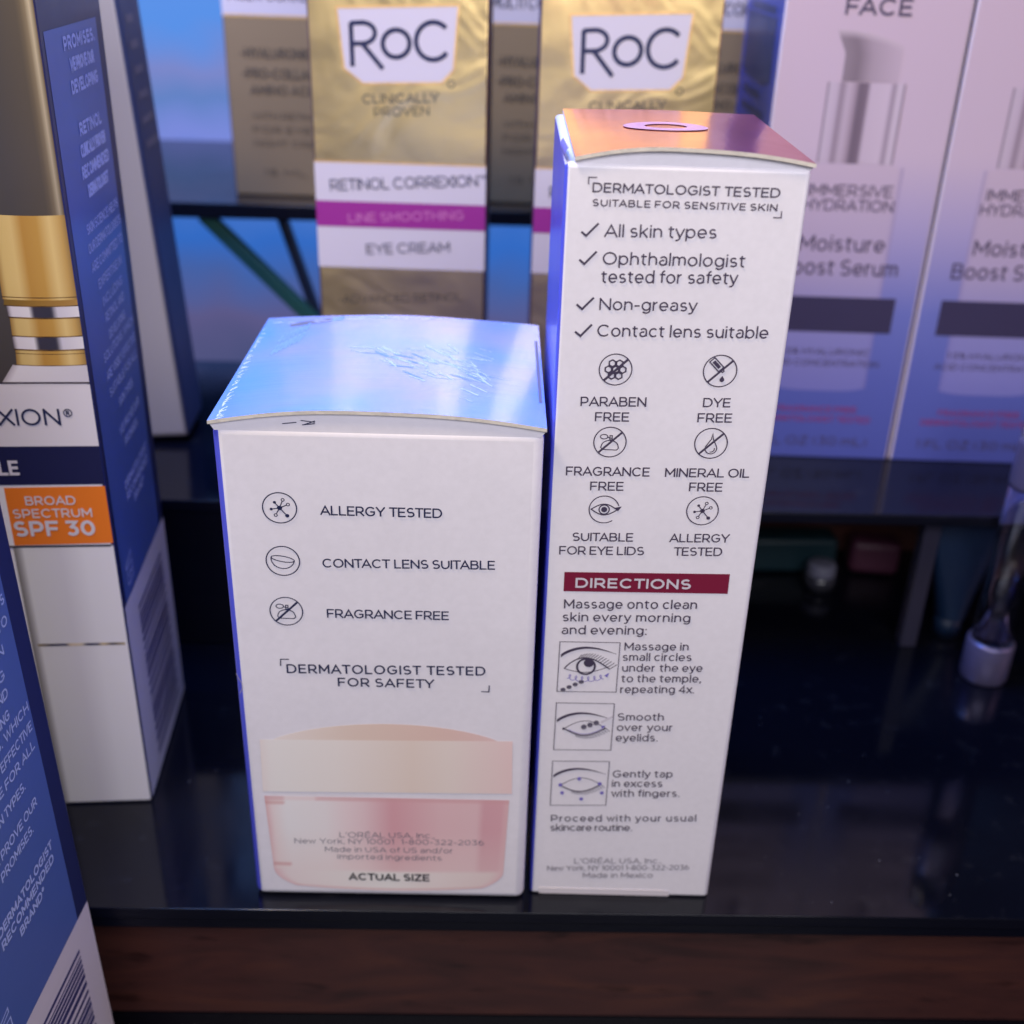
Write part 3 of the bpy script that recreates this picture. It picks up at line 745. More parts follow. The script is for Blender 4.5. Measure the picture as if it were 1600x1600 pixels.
panel(mb, FS, lambda s, t: bil(lq, s, t), 30, 8, lambda s, t: lift(mix(ramp(band, s), rgb(236, 228, 222), .7 * max(0, 1 - abs(t - .94) / .06))), .08)
gl, gr = FS.uv(413, 1243), FS.uv(796, 1245)
gb = FS.uv(604, 1391)
def glass(s, t):                      # t 0 bottom .. 1 top
    w = 1.0 - .035 * (1 - t) - .17 * max(0, (.20 - t) / .20) ** 2.2
    c = (gl.x + gr.x) / 2; hw = (gr.x - gl.x) / 2 * w
    sag = .9 * (1 - (2 * s - 1) ** 2) * (1 - t) ** 4
    y = gb.y + .9 + (gl.y - gb.y - .9) * t - sag
    return (c + (2 * s - 1) * hw, y)
pale, pink, deep = rgb(228, 214, 214), rgb(220, 184, 188), rgb(212, 160, 168)
def glass_col(s, t):
    c = ramp([(0, pink), (.03, pale), (.08, rgb(234, 225, 227)), (.24, rgb(232, 221, 223)), (.40, rgb(224, 198, 202)), (.52, deep), (.72, pink), (.87, rgb(220, 186, 190)), (.90, rgb(210, 162, 170)), (.97, rgb(212, 164, 172)), (1, pink)], s)
    c = mix(c, rgb(228, 210, 208), max(0, min(1, (.66 - t) * 1.4)) * (1 - s * .55))
    foot = max(0, min(1, (.21 - t) / .03))
    c = mix(c, ramp([(0, pink), (.05, pale), (.5, rgb(232, 224, 222)), (.95, rgb(222, 204, 202)), (1, pink)], s), foot)
    if t < .02 or abs(s - .5) > .492: c = mix(c, rgb(214, 176, 178), .6)
    if t > .965: c = mix(c, rgb(208, 160, 164), .6 if s > .2 or s < .08 else .2)
    for tt in (.93, .25):
        if s < .085: c = mix(c, rgb(200, 140, 140), .7 * max(0, 1 - abs(t - tt) / .03))
    return lift(c)
panel(mb, FS, glass, 70, 60, glass_col, .06)
mb.build('jar_picture', PRINT, small)
lines_px(FS, [
    ("L'OR\u00c9AL USA, Inc.,", (531, 1307.5), (678.7, 1309), 8.4),
    ('New York, NY 10001  1-800-322-2036', (460.6, 1316.5), (756, 1320), 8),
    ('Made in USA of US and/or', (508.4, 1329.8), (708, 1332.5), 8),
    ('imported ingredients', (527.8, 1341), (690, 1344), 8)], small, INKGREY, w=.105)
lines_px(FS, [('ACTUAL SIZE', (545.6, 1374), (671, 1376.3), 11)], small, BLACKINK, w=.19)

# ------------------------------------------------------------------ the tall carton
TX, TY, TW, TD, TH, TYAW = 5.24, 147.9, 31.14, 42.0, 124.2, .0108
MT = pose(TX, TY, 0, TYAW)
ce = MT @ Vector((TW / 2, TD / 2, 0))
tall = thing('eye_cream_carton', 'tall narrow white carton with red foil top and printed directions', 'carton', ce.x, ce.y, 0, TYAW)
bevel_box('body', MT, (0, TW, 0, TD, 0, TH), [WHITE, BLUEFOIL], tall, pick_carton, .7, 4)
mb = MB()
row = arched_lid(mb, MT, 1.2, TW + .3, -.5, TD + .2, TH + .75, 1.5, .5, back=.15, skew=.42, wob=.05)
mb.build('lid', [REDFOIL, CUT], tall)
mb = MB()
low = [MT @ Vector((1.2 + (TW - 1.8) * i / 20, .25, TH - .8)) for i in range(21)]
up = [Vector((p.x, p.y + .8, p.z - .45)) for p in row]
mb.add(low + up, [(i, i + 1, 22 + i, 21 + i) for i in range(20)])
mb.build('tuck_panel', WHITE, tall)
# curled side tuck on the left of the lid
mb = MB(); mb.smooth = True
P = []
for j in range(13):
    a = R(-20 + 150 * j / 12)
    for t in (0, 1):
        P.append(MT @ Vector((1.7 - 1.7 * math.sin(a) - .4 * t, .4 + 8 * t, TH - .9 + 1.6 - 1.6 * math.cos(a) * .9)))
mb.add(P, [(2 * i, 2 * i + 1, 2 * i + 3, 2 * i + 2) for i in range(12)])
mb.build('side_tuck', BLUEFOIL, tall)
FTt = Face(MT @ Vector((0, 0, TH + 1.6)), MT.to_3x3() @ Vector((1, 0, 0)), MT.to_3x3() @ Vector((0, 1, 0)))
mb = MB()
def tlid_z(u, v):
    s = (u - 1.2) / (TW - .9); h = 1 - ((s - .42) / (.42 if s < .42 else .58)) ** 2
    t = (v + .5) / (TD + .7)
    return .75 + 1.5 * h * (1 - .85 * t) + .05 * math.sin(s * 9 + t * 3) * h
c = FTt.uv(1040, 198); FTt.o.z = TH; rr = 6.0
for k in range(48):                       # embossed oval ring on the lid; its pale lilac paints a reflected highlight
    a0, a1 = 2 * math.pi * k / 48, 2 * math.pi * (k + 1) / 48
    P = []
    for a, q in ((a0, 1), (a1, 1), (a1, .5), (a0, .5)):
        u, v = c.x + rr * q * math.cos(a), c.y + rr * .80 * q * math.sin(a)
        P.append(FTt.pt(u, v, tlid_z(u, v) + .12))
    mb.add(P, [(0, 1, 2, 3)])
mb.build('emblem_ring', mat('emblem_highlight', rgb(214, 150, 180), .35, metal=.3), tall)
FR = Face(MT @ Vector((0, 0, 0)), MT.to_3x3() @ Vector((1, 0, 0)), (0, 0, 1))
lines_px(FR, [
    ('DERMATOLOGIST TESTED', (925.5, 300), (1218, 309), 15.5, dict(w=.155)),
    ('SUITABLE FOR SENSITIVE SKIN', (925.5, 321.8), (1213.8, 330), 11.5, dict(w=.17, track=.06)),
    ('All skin types', (943.8, 370), (1118.8, 372.6), 20),
    ('Ophthalmologist', (941.3, 413), (1163, 417.5), 20),
    ('tested for safety', (939.3, 441.5), (1152, 444), 20),
    ('Non-greasy', (936.3, 484), (1088.8, 486.5), 19),
    ('Contact lens suitable', (933, 525.3), (1199.3, 528.8), 19)], tall, INK, w=.12, track=-.03)
lines_px(FR, [
    ('PARABEN', (907, 634), (1009.3, 635), 15), ('FREE', (929.5, 657.7), (982.5, 658.2), 14.5),
    ('DYE', (1098, 635.5), (1140.5, 636), 14.5), ('FREE', (1089.3, 659.3), (1143, 659.8), 14.5),
    ('FRAGRANCE', (884.3, 742.2), (1014.5, 744), 14.2), ('FREE', (922, 765.6), (973.8, 766.2), 14),
    ('MINERAL OIL', (1038.8, 744.6), (1170, 745.8), 14), ('FREE', (1076.3, 767), (1128, 767.6), 14),
    ('SUITABLE', (894.3, 844.6), (988.8, 845.7), 13.4), ('FOR EYE LIDS', (873.8, 865.7), (1005.8, 867), 13.4),
    ('ALLERGY', (1045.8, 846.4), (1139, 847.2), 13.4), ('TESTED', (1052.5, 867.6), (1127.5, 868.2), 13.4)], tall, INK, w=.14, track=-.04)
lines_px(FR, [
    ('Massage onto clean', (881.3, 950), (1088.4, 951.4), 14.4), ('skin every morning', (879, 970), (1078, 971.8), 14),
    ('and evening:', (877.7, 990.3), (1010, 991.3), 14),
    ('Massage in', (975.6, 1015.6), (1075.3, 1016), 12.6), ('small circles', (972.7, 1032), (1080, 1032.4), 12.4),
    ('under the eye', (972, 1048.8), (1097, 1049.2), 12.2), ('to the temple,', (970.8, 1065.4), (1095, 1065.8), 12.2),
    ('repeating 4x.', (969, 1082.3), (1084, 1082.6), 12.2),
    ('Smooth', (964.9, 1125.3), (1036.6, 1125.6), 11.8), ('over your', (963.7, 1141.4), (1050.9, 1141.7), 11.6),
    ('eyelids.', (962, 1157.6), (1027, 1157.8), 11.6),
    ('Gently tap', (957.3, 1214), (1050.4, 1214.2), 11.2), ('in excess', (956, 1228.9), (1034.5, 1229.1), 11.2),
    ('with fingers.', (954.9, 1244.3), (1061, 1244.4), 11.2),
    ('Proceed with your usual', (861, 1283), (1087, 1282.8), 10.6, dict(track=.08)), ('skincare routine.', (859.9, 1297.4), (987, 1297.6), 10.6, dict(track=-.06))],
    tall, INK, w=.13)
lines_px(FR, [
    ("L'OR\u00c9AL USA, Inc.,", (897.2, 1348.4), (1033, 1348.2), 8.3), ('New York, NY 10001 1-800-322-2036', (855.2, 1359.6), (1076, 1358.4), 8),
    ('Made in Mexico', (910.7, 1370.9), (1019.5, 1370.6), 8.3)], tall, INKGREY, w=.11)
for pts in ([(908.8, 362), (915.8, 368), (935, 349)], [(905.5, 405.5), (913, 412), (932, 393)],
            [(901.3, 475.5), (909.5, 482.5), (927.5, 465)], [(898.8, 518), (907, 524.5), (924.5, 507)]):
    mb = MB(); strokes_px(mb, FR, pts, 3.4, cap=.3); mb.build('tick', INK, tall)
mb = MB()
strokes_px(mb, FR, [(919.6, 287), (920, 276.6), (932, 277)], 1.7)
mb.build('corner_mark', INK, tall); mb = MB()
strokes_px(mb, FR, [(1208.8, 339.6), (1220.3, 340.2), (1221, 330.5)], 1.7)
mb.build('corner_mark', INK, tall)
for fn, p, r in ((draw_paraben, (961.8, 577), 25.5), (draw_dye, (1125, 579.3), 26), (draw_fragrance, (953, 690.3), 25.2),
                 (draw_oil, (1110.8, 692.3), 25.4), (draw_eye, (944, 795.5), 23.5), (draw_allergy, (1097.5, 797.6), 24.6)):
    symbol(FR, fn, p, r, tall, INK)
mb = MB(); poly(mb, FR, q4(FR, (880.5, 923.3), (1136.8, 927.5), (1140.5, 896.8), (882, 893.3)), .07)
bar_o = mb.build('directions_bar', BURGUNDY, tall)
lines_px(FR, [('DIRECTIONS', (898.8, 917.6), (1078.8, 920.2), 15.5)], bar_o, INKLIGHT, w=.19)

def eye_frame(quadpx):
    return q4(FR, *quadpx)
def eye_draw(kind, quadpx):
    q = eye_frame(quadpx)
    mb = MB()
    wd = (q[1] - q[0]).length
    def L(pts, w, k=0, closed=False, mi=0, w1=None, cap=.4):
        ribbon(mb, FR, [bil(q, x, y) for x, y in pts], w * wd, .11 + .004 * k, mi, cap=cap, closed=closed, w1=None if w1 is None else w1 * wd)
    def fill(pts, k=0, mi=0):
        poly(mb, FR, [bil(q, x, y) for x, y in pts], .11 + .004 * k, mi)
    L([(0, 0), (1, 0), (1, 1), (0, 1)], .013, closed=True)
    by = {1: .72, 2: .62, 3: .66}[kind]
    brow = [(.03 + .92 * i / 18, by + .17 * math.sin(math.pi * (i / 18) ** .8 * .9)) for i in range(19)]
    # tapering brow
    up_ = [(x, y + .034 * max(.14, (1 - i / 18) ** .7)) for i, (x, y) in enumerate(brow)]
    dn_ = [(x, y - .030 * max(.14, (1 - i / 18) ** .7)) for i, (x, y) in enumerate(brow)]
    for i in range(18):
        fill([dn_[i], dn_[i + 1], up_[i + 1], up_[i]], 1)
    if kind == 1:
        u_ = [(.10 + .76 * i / 18, .47 + .22 * math.sin(math.pi * (i / 18) ** .85)) for i in range(19)]
        d_ = [(.10 + .76 * i / 18, .47 + .06 * i / 18 - .10 * math.sin(math.pi * i / 18)) for i in range(19)]
        L(u_, .022, 2); L(d_, .013, 2)
        L([(.46 + .15 * math.cos(a / 12 * math.pi), .515 + .155 * math.sin(a / 12 * math.pi)) for a in range(24)], .035, 3, True)
        fill([(.505 + .085 * math.cos(a / 9 * math.pi), .59 + .085 * math.sin(a / 9 * math.pi)) for a in range(18)], 4)
        for i in range(5, 19):
            x, y = u_[i]
            L([(x, y), (x + .05 + .012 * i * .3, y + .09)], .012, 2)
        cur = []
        for i in range(121):
            t = i / 120; a = t * 2 * math.pi * 6
            cur.append((.15 + .62 * t + .035 * math.sin(a), .28 + .06 * (2 * t - 1) ** 2 - .05 * math.cos(a) - .02))
        L(cur, .011, 5, mi=1)
        fill([(.78, .34), (.86, .40), (.83, .30)], 6, 1)
        for i in range(4):
            x, y = .10 + .10 * i, .04 + .055 * i
            fill([(x + .045 * math.cos(a / 7 * math.pi), y + .042 * math.sin(a / 7 * math.pi)) for a in range(14)], 8 + i, 2)
            L([(x - .03, y), (x + .03, y + .015)], .02, 14 + i)
    else:
        u_ = [(.16 + .72 * i / 18, .46 + .02 * i / 18 + .16 * math.sin(math.pi * i / 18)) for i in range(19)]
        d_ = [(.16 + .72 * i / 18, .46 + .02 * i / 18 - .15 * math.sin(math.pi * i / 18)) for i in range(19)]
        L(u_, .013, 2, mi=0); L(d_, .024, 2)
        for i in range(5, 19):
            x, y = d_[i]
            L([(x, y), (x + .02 + .003 * i, y - .07)], .011, 3)
        if kind == 2:
            L([(x, y + .03) for x, y in d_[2:-2]], .010, 4, mi=1)
            for i in range(3):
                x, y = .50 + .105 * i, .50 + .045 * i
                fill([(x + .05 * math.cos(a / 7 * math.pi), y + .055 * math.sin(a / 7 * math.pi)) for a in range(14)], 6 + i, 2)
                L([(x - .03, y), (x + .03, y + .015)], .02, 10 + i)
            fill([(.80, .58), (.98, .70), (.99, .76), (.79, .63)], 14, 3)
            fill([(.15 + .02 * math.cos(a / 6 * math.pi), .46 + .03 * math.sin(a / 6 * math.pi)) for a in range(12)], 15)
            fill([(.82, .46), (.88, .54), (.80, .53)], 16, 1)
        else:
            for x, y in ((.16, .47), (.49, .61), (.86, .50), (.20, .29), (.91, .29), (.55, .15)):
                fill([(x + .035 * math.cos(a / 7 * math.pi), y + .04 * math.sin(a / 7 * math.pi)) for a in range(14)], 7, 1)
    mb.build('eye_drawing', [INK, INKLILAC, INKGREY, INKLIGHT], tall)
eye_draw(1, [(870.3, 1079.7), (962.5, 1080.9), (969, 1003.7), (875, 1002)])
eye_draw(2, [(865, 1170.7), (954.2, 1171.6), (960, 1099), (869.4, 1097.5)])
eye_draw(3, [(859.7, 1257.6), (946.4, 1257.6), (952.3, 1189.2), (863.5, 1188.5)])
bevel_box('bottom_flap', MT, (1.6, TW * .78, -.06, .4, .12, 1.5), [WHITEPRINT], tall, lambda n: 0, .04, 1)

# ------------------------------------------------------------------ the two sunscreen cartons (navy side, white picture front)
PW, PD, PH = 38.0, 36.0, 146.0
PYAW = R(5.5)
a_ = Vector((math.cos(PYAW), math.sin(PYAW), 0)); b_ = Vector((-math.sin(PYAW), math.cos(PYAW), 0))
pc = Vector((-66.8, 168.1, 0)) - a_ * (PW / 2) + b_ * (PD / 2)
GRP = 'gold and navy day cream cartons'
spf = thing('day_cream_carton', 'navy, white and orange day cream carton standing on the black front shelf', 'carton', pc.x, pc.y, 0, PYAW, GRP)
MP = POSE[spf.name]
# pose of the nearer copy on the lower shelf
NYAW = R(-1.6)
na = Vector((math.cos(NYAW), math.sin(NYAW), 0)); nb = Vector((-math.sin(NYAW), math.cos(NYAW), 0))
nbk = Vector((-67.4, 137.0, -37))
ncen = nbk - na * (PW / 2) - nb * (PD / 2)
MN = pose(ncen.x, ncen.y, -37, NYAW)
bevel_box('body', MP, (-PW / 2, PW / 2, -PD / 2, PD / 2, 0, PH), [WHITE, NAVY], spf, lambda n: 0 if (n.y < -.97 or n.z < -.5) else 1, .5, 3)
FP = Face(MP @ Vector((-PW / 2, -PD / 2, 0)), MP.to_3x3() @ Vector((1, 0, 0)), (0, 0, 1))
z_ = lambda py, px=100: FP.uv(px, py).y
mb = MB()
def prect(v0, v1, fcol, off=.05, nu=40, nv=6, u0=.5, u1=PW - .15):
    panel(mb, FP, lambda s, t: (u0 + (u1 - u0) * s, v0 + (v1 - v0) * t), nu, nv, fcol, off)
v600, v697, v757 = z_(598), z_(697), z_(757)
taupe = [(0, rgb(120, 104, 78)), (.5, rgb(104, 92, 76)), (.8, rgb(96, 90, 88)), (.94, rgb(112, 100, 86)), (.965, rgb(150, 130, 100)), (.98, rgb(232, 214, 180)), (.992, rgb(225, 205, 170)), (1, rgb(130, 108, 80))]
prect(v600, PH - .5, lambda s, t: mix(ramp(taupe, s), rgb(92, 88, 92), .5 * (1 - t)), nu=60)
foil = mb.build('foil_print', FOILPRINT, spf)
mb = MB()
# the printed pump: gold cap, rings, shoulder (on the face, spilling to its right edge)
ul = FP.uv(-2, 400).x
def cap_quad(y0, y1, x0t, x0b, stops, off, nv=4):
    vt, vb = z_(y0), z_(y1)
    lt, lb = FP.uv(x0t, y0).x, FP.uv(x0b, y1).x
    panel(mb, FP, lambda s, t: ((lb + (lt - lb) * t) * (1 - s) + (PW - .12) * s, vb + (vt - vb) * t - .35 * math.sin(math.pi * (.15 + .7 * s))), 40, nv, lambda s, t: ramp(stops, s), off)
gold = [(0, rgb(150, 112, 56)), (.08, rgb(206, 176, 112)), (.25, rgb(214, 184, 120)), (.40, rgb(182, 136, 64)), (.60, rgb(190, 146, 72)), (.78, rgb(222, 192, 128)), (.92, rgb(196, 158, 92)), (1, rgb(150, 118, 70))]
silv = [(0, rgb(80, 70, 80)), (.06, rgb(214, 206, 214)), (.30, rgb(222, 216, 222)), (.36, rgb(60, 56, 70)), (.62, rgb(56, 54, 70)), (.70, rgb(206, 200, 212)), (1, rgb(224, 218, 224))]
cap_quad(334, 466, -16, 4, gold, .08)
cap_quad(466, 475, 6, 6, [(0, rgb(120, 92, 40)), (.5, rgb(150, 112, 50)), (1, rgb(170, 130, 70))], .082)
cap_quad(475, 494, 9, 13, silv, .085)
cap_quad(494, 523, 15, 19, gold, .08)
cap_quad(523, 544, 18, 22, silv, .085)
cap_quad(544, 568, 24, 26, gold, .08)
cap_quad(568, 598, 20, 2, [(0, rgb(180, 170, 178)), (.1, rgb(226, 220, 226)), (1, rgb(206, 200, 210))], .083)
for y_, x_, th in ((462, 3, .14), (475.5, 6, .16), (494, 13, .22), (523, 18, .18), (544, 22, .22), (550, 24, .10), (568, 22, .12)):
    v_ = z_(y_); u_ = FP.uv(x_, y_).x
    panel(mb, FP, lambda s, t: (u_ + (PW - .12 - u_) * s, v_ - th / 2 + th * t - .35 * math.sin(math.pi * (.15 + .7 * s))), 30, 1,
          lambda s, t: ramp([(0, rgb(70, 50, 30)), (.3, rgb(130, 96, 50)), (.5, rgb(66, 46, 30)), (.8, rgb(140, 110, 66)), (1, rgb(70, 52, 36))], s), .09)
v_ = z_(598)
panel(mb, FP, lambda s, t: (.5 + (PW - .6) * s, v_ - .15 + .3 * t), 2, 1, lambda s, t: rgb(62, 56, 66), .092)
mb.build('bottle_picture', PRINT, spf)
mb = MB(); quad(mb, FP, .5, v697, PW - .1, v600 - .25, .06)
wb = mb.build('white_band', WHITEPRINT, spf)
mb = MB(); quad(mb, FP, .5, v757, PW - .1, v697, .06)
nb_o = mb.build('navy_band', NAVYPRINT, spf)
mb = MB()
text(mb, FP, 'CORREXION\u00ae', FP.uv(117, 664) - Vector((26.2, 0)), FP.uv(117, 664), z_(638) - z_(664), w=.13)
mb.build('lettering', INKNAVY, wb)
mb = MB(); textpx(mb, FP, 'LE', (0.5, 742.5), (31, 742), 23, w=.19)
mb.build('lettering', INKLIGHT, nb_o)
mb = MB(); poly(mb, FP, [FP.uv(23, 852), (PW - .1, FP.uv(180, 848).y), (PW - .1, FP.uv(168, 759).y), FP.uv(6, 762)], .07)
og = mb.build('orange_label', ORANGE, spf)
lines_px(FP, [('BROAD', (41, 789), (119, 788), 14), ('SPECTRUM', (22, 809.5), (145, 807), 14), ('SPF 30', (25, 838), (150, 836), 24, dict(w=.2))], og, INKLIGHT, w=.15)
mb = MB()
vb1 = z_(853)
bl = FP.uv(30, 853).x; bl2 = FP.uv(102, 1255).x
body = [(0, rgb(120, 116, 112)), (.05, rgb(170, 166, 168)), (.10, rgb(226, 224, 226)), (.45, rgb(214, 210, 218)), (.7, rgb(226, 223, 230)), (1, rgb(222, 218, 226))]
panel(mb, FP, lambda s, t: (bl - 1.0 + (PW - .15 - bl + 1.0) * s, .6 + (vb1 - .6) * t), 50, 4, lambda s, t: ramp(body, s), .06)
vr = z_(1007)
panel(mb, FP, lambda s, t: (bl + (PW - .6 - bl) * s, vr - .25 + .5 * t), 60, 1,
      lambda s, t: ramp([(0, rgb(150, 130, 90)), (.15, rgb(60, 58, 76)), (.32, rgb(60, 58, 80)), (.38, rgb(214, 190, 160)), (.5, rgb(214, 196, 170)), (.56, rgb(52, 52, 84)), (.68, rgb(60, 60, 80)), (.75, rgb(206, 180, 140)), (.85, rgb(60, 58, 70)), (1, rgb(170, 150, 110))], s), .085)
quad(mb, FP, .5, vb1 - .2, PW - .5, vb1 + .2, .088); 
for i in range(4): mb.c[-1 - i] = rgb(60, 58, 66)
mb.build('bottle_picture', PRINT, spf)
# right side: measured on the nearer copy, stored once
FN = Face(nbk - nb * PD, nb, (0, 0, 1))
o_ = FN.o + FN.a * 0; FN.o = o_
mb = MB()
HB = FN.uv(138, 1410).y                     # top of the white barcode panel
quad(mb, FN, 1.9, HB, PD - 4.4, PH - 10.5, .05)
side_o = mb.build('side_print', BLUEBOARD, spf, frame=MN)
mb = MB(); quad(mb, FN, .6, .6, PD - .4, HB, .06)
bc_panel = mb.build('barcode_panel', WHITEPRINT, spf, frame=MN)
mb = MB()
rng = random.Random(3); z0 = 4
while z0 < HB - 5:
    w_ = rng.choice((.35, .35, .7, 1.05)); quad(mb, FN, 9, z0, PD - 6, z0 + w_, .1); z0 += w_ + rng.choice((.35, .35, .7, 1.0))
mb.build('barcode', mat('barcode_ink', rgb(62, 64, 118), .5), bc_panel, frame=MN)
mb = MB()
mid = PD * .5
mid = 20.0
side_lines = [('SKIN SCIENCE HELPS', 105.5, 10.4), ('OUR DERMATOLOGISTS', 102.6, 11), ('ARE COMMITTED TO', 99.5, 10.6), ('EXPERTISE IN', 96.2, 8.1), ('INCLUDING', 93, 7.0), ('RETINOL AND', 90.2, 6.7),
              ('DEVELOPING', 87.1, 5.9), ('SOLUTIONS. WHICH', 84.6, 11.0), ('ARE VISIBLY EFFECTIVE', 81.4, 10.8), ('SUITABLE FOR ALL', 78.4, 10.4), ('SKIN TYPES.', 74.8, 5.6),
              ('WE PROVE OUR', 70.2, 7.6), ('PROMISES.', 67.3, 5.1)]
for s_, z_0, hw in side_lines:
    text(mb, FN, s_, (mid - hw, z_0), (mid + hw, z_0), 1.62, w=.165)
for s_, z_0, u0, u1 in (('DERMATOLOGIST', 60.6, 11, 29), ('RECOMMENDED', 58.3, 11.2, 28.6), ('BRAND*', 55.9, 16, 24.2)):
    text(mb, FN, s_, (u0, z_0), (u1, z_0), 1.62, w=.21)
rows = ['DERMATOLOGIST', 'RECOMMENDED', 'CLINICALLY PROVEN', 'RETINOL', 'CORREXION', 'DEVELOPING', 'WE PROVE OUR', 'PROMISES.']
k = 0
zz = 110.5
while zz < PH - 13:
    hw = 6.5 + 3.0 * ((k * 37) % 10) / 10
    if k not in (4,):
        text(mb, FN, rows[k % len(rows)], (mid - hw, zz), (mid + hw, zz), 2.0, w=.24)
    zz += 3.1; k += 1
mb.build('lettering', INKPALEBLUE, side_o, frame=MN)
# open-jar mark on the side
mb = MB()
jc = FN.uv(52, 1545)
S_ = Sym(mb, FN, (6.8, HB + 4.6), 2.6, .12)
S_.line([(-.8, -.9), (.8, -.9), (.8, .25), (-.8, .25)], .10, True)
S_.line([(-.95, .35), (-.95, .62), (.75, 1.0), (.75, .70)], .10, True, 1)
text(mb, FN, '12M', (5.4, HB + 3.1), (8.2, HB + 3.1), 1.2, w=.16)
mb.build('open_jar_mark', INKPALEBLUE, side_o, frame=MN)

def copy_tree(o, parent=None):
    c = o.copy(); col.objects.link(c)
    if parent: c.parent = parent
    for ch in list(o.children):
        copy_tree(ch, c)
    return c
near = copy_tree(spf)
near.location = (ncen.x / 1000, ncen.y / 1000, -.037); near.rotation_euler = (0, R(-1.2), NYAW); near.location.z += .019 * math.sin(R(1.2)); near.location.x += .0009
setprops(near, 'navy day cream carton nearest the camera, its blue text side and barcode showing')

# ------------------------------------------------------------------ grey carton behind the navy one
GYAW = R(4)
gx = thing('plain_carton', 'pale grey carton with dark side behind the navy and orange carton', 'carton', -94, 268, 38, GYAW)
gx.rotation_euler = (0, R(-3), GYAW)
gx.location.z = .038 + .015 * math.sin(R(3))
MG = POSE[gx.name]
bevel_box('body', MG, (-15, 15, -18, 0, 0, 120), [GREYBOARD, wear(mat('slate_blue_board', (.035, .055, .15, 1), .45), 60)], gx, lambda n: 1 if n.x > .5 else 0, 1.2, 4)
FGs = Face(MG @ Vector((15, -18, 0)), MG.to_3x3() @ Vector((0, 1, 0)), (0, 0, 1))
mb = MB()
for i in range(9):
    quad(mb, FGs, 4, 66 + i * 5, 15 - (i * 7) % 6, 67.6 + i * 5, .1)
mb.build('lettering', INKGREY, gx)

# ------------------------------------------------------------------ gold eye cream cartons on the middle shelf
RW, RD, RH = 36.8, 30.0, 112.0
rx0, ry0 = -44.6, 250.0
GR = 'gold and white eye cream cartons on the middle shelf'
roc = thing('gold_carton', 'gold and white carton with magenta stripe, behind the short blue-topped carton', 'carton', rx0 + RW / 2, ry0 + RD / 2, 38, 0, GR)
MR = POSE[roc.name]
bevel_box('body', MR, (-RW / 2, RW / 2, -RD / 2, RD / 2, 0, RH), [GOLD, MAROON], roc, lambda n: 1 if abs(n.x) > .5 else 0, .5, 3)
FG = Face(MR @ Vector((-RW / 2, -RD / 2, 0)), (1, 0, 0), (0, 0, 1))
zr = lambda py, px=630: FG.uv(px, py).y
mb = MB(); quad(mb, FG, .1, zr(420), RW - .1, zr(257), .05)
band = mb.build('white_band', WHITEPRINT, roc)
mb = MB(); quad(mb, FG, .1, zr(357), RW - .1, zr(317), .09)
mgb = mb.build('magenta_stripe', MAGENTA, roc)
lines_px(FG, [('RETINOL CORREXION\u2122', (517, 298), (760, 291), 18), ('EYE CREAM', (573, 397), (703, 394), 16)], band, INKNAVY, w=.12, track=-.05)
lines_px(FG, [('LINE SMOOTHING', (545, 347.5), (725, 343), 14)], mgb, mat('rose_ink', rgb(214, 130, 190), .5), w=.12)
mb = MB()
bp_ = q4(FG, (525, 11), (537.5, 107), (567, 131), (690, 130), (709, 110), (717, 8))
poly(mb, FG, bp_, .06)
badge = mb.build('badge', WHITEPRINT, roc)
mb = MB()
ribbon(mb, FG, bp_, .50, .10, closed=True)
mb.build('badge_rim', GOLDRIM, badge)
mb = MB()
quad(mb, FG, .1, zr(257), RW - .1, zr(257) + .4, .07)
mb.build('foil_edge', GOLDRIM, roc)
mb = MB()
def RoC(ofs):
    def L(p, w, closed=False, k=0): ribbon(mb, FG, [FG.uv(*x) for x in p], w, .1 + .004 * k, closed=closed, cap=.2)
    L([(551, 103), (548, 36)], .95)
    L([(548, 36), (566, 35)] + [(566 + 20 * math.cos(R(a)), 51.5 + 16.5 * math.sin(R(a))) for a in range(-80, 91, 17)] + [(552, 68)], .9, k=1)
    L([(566, 68), (598, 107)], .95, k=2)
    L([(619 + 21 * math.cos(R(a)), 68 + 21.5 * math.sin(R(a))) for a in range(0, 360, 12)], .95, True)
    L([(677 + 27 * math.cos(R(a)), 64 + 29.5 * math.sin(R(a))) for a in range(40, 322, 12)], .95)
RoC(0)
mb.build('lettering', INKNAVY, badge)
lines_px(FG, [('CLINICALLY', (567, 162), (686, 160), 15), ('PROVEN', (585, 182), (671, 180), 14), ('-ADVANCED RETINOL', (530, 473), (722, 470), 12)], roc, INKGOLD, w=.13)
mb = MB(); c = FG.uv(705, 131); r_ = .7
ribbon(mb, FG, [c + Vector(p) for p in ring(0, 0, r_, r_, 18)], .2, .08, closed=True)
mb.build('registered_mark', INKGOLD, roc)
roc2 = copy_tree(roc)
roc2.location.x += .0471; roc2.location.y += .0
setprops(roc2, 'gold and white carton with magenta stripe, behind the tall red-topped carton')

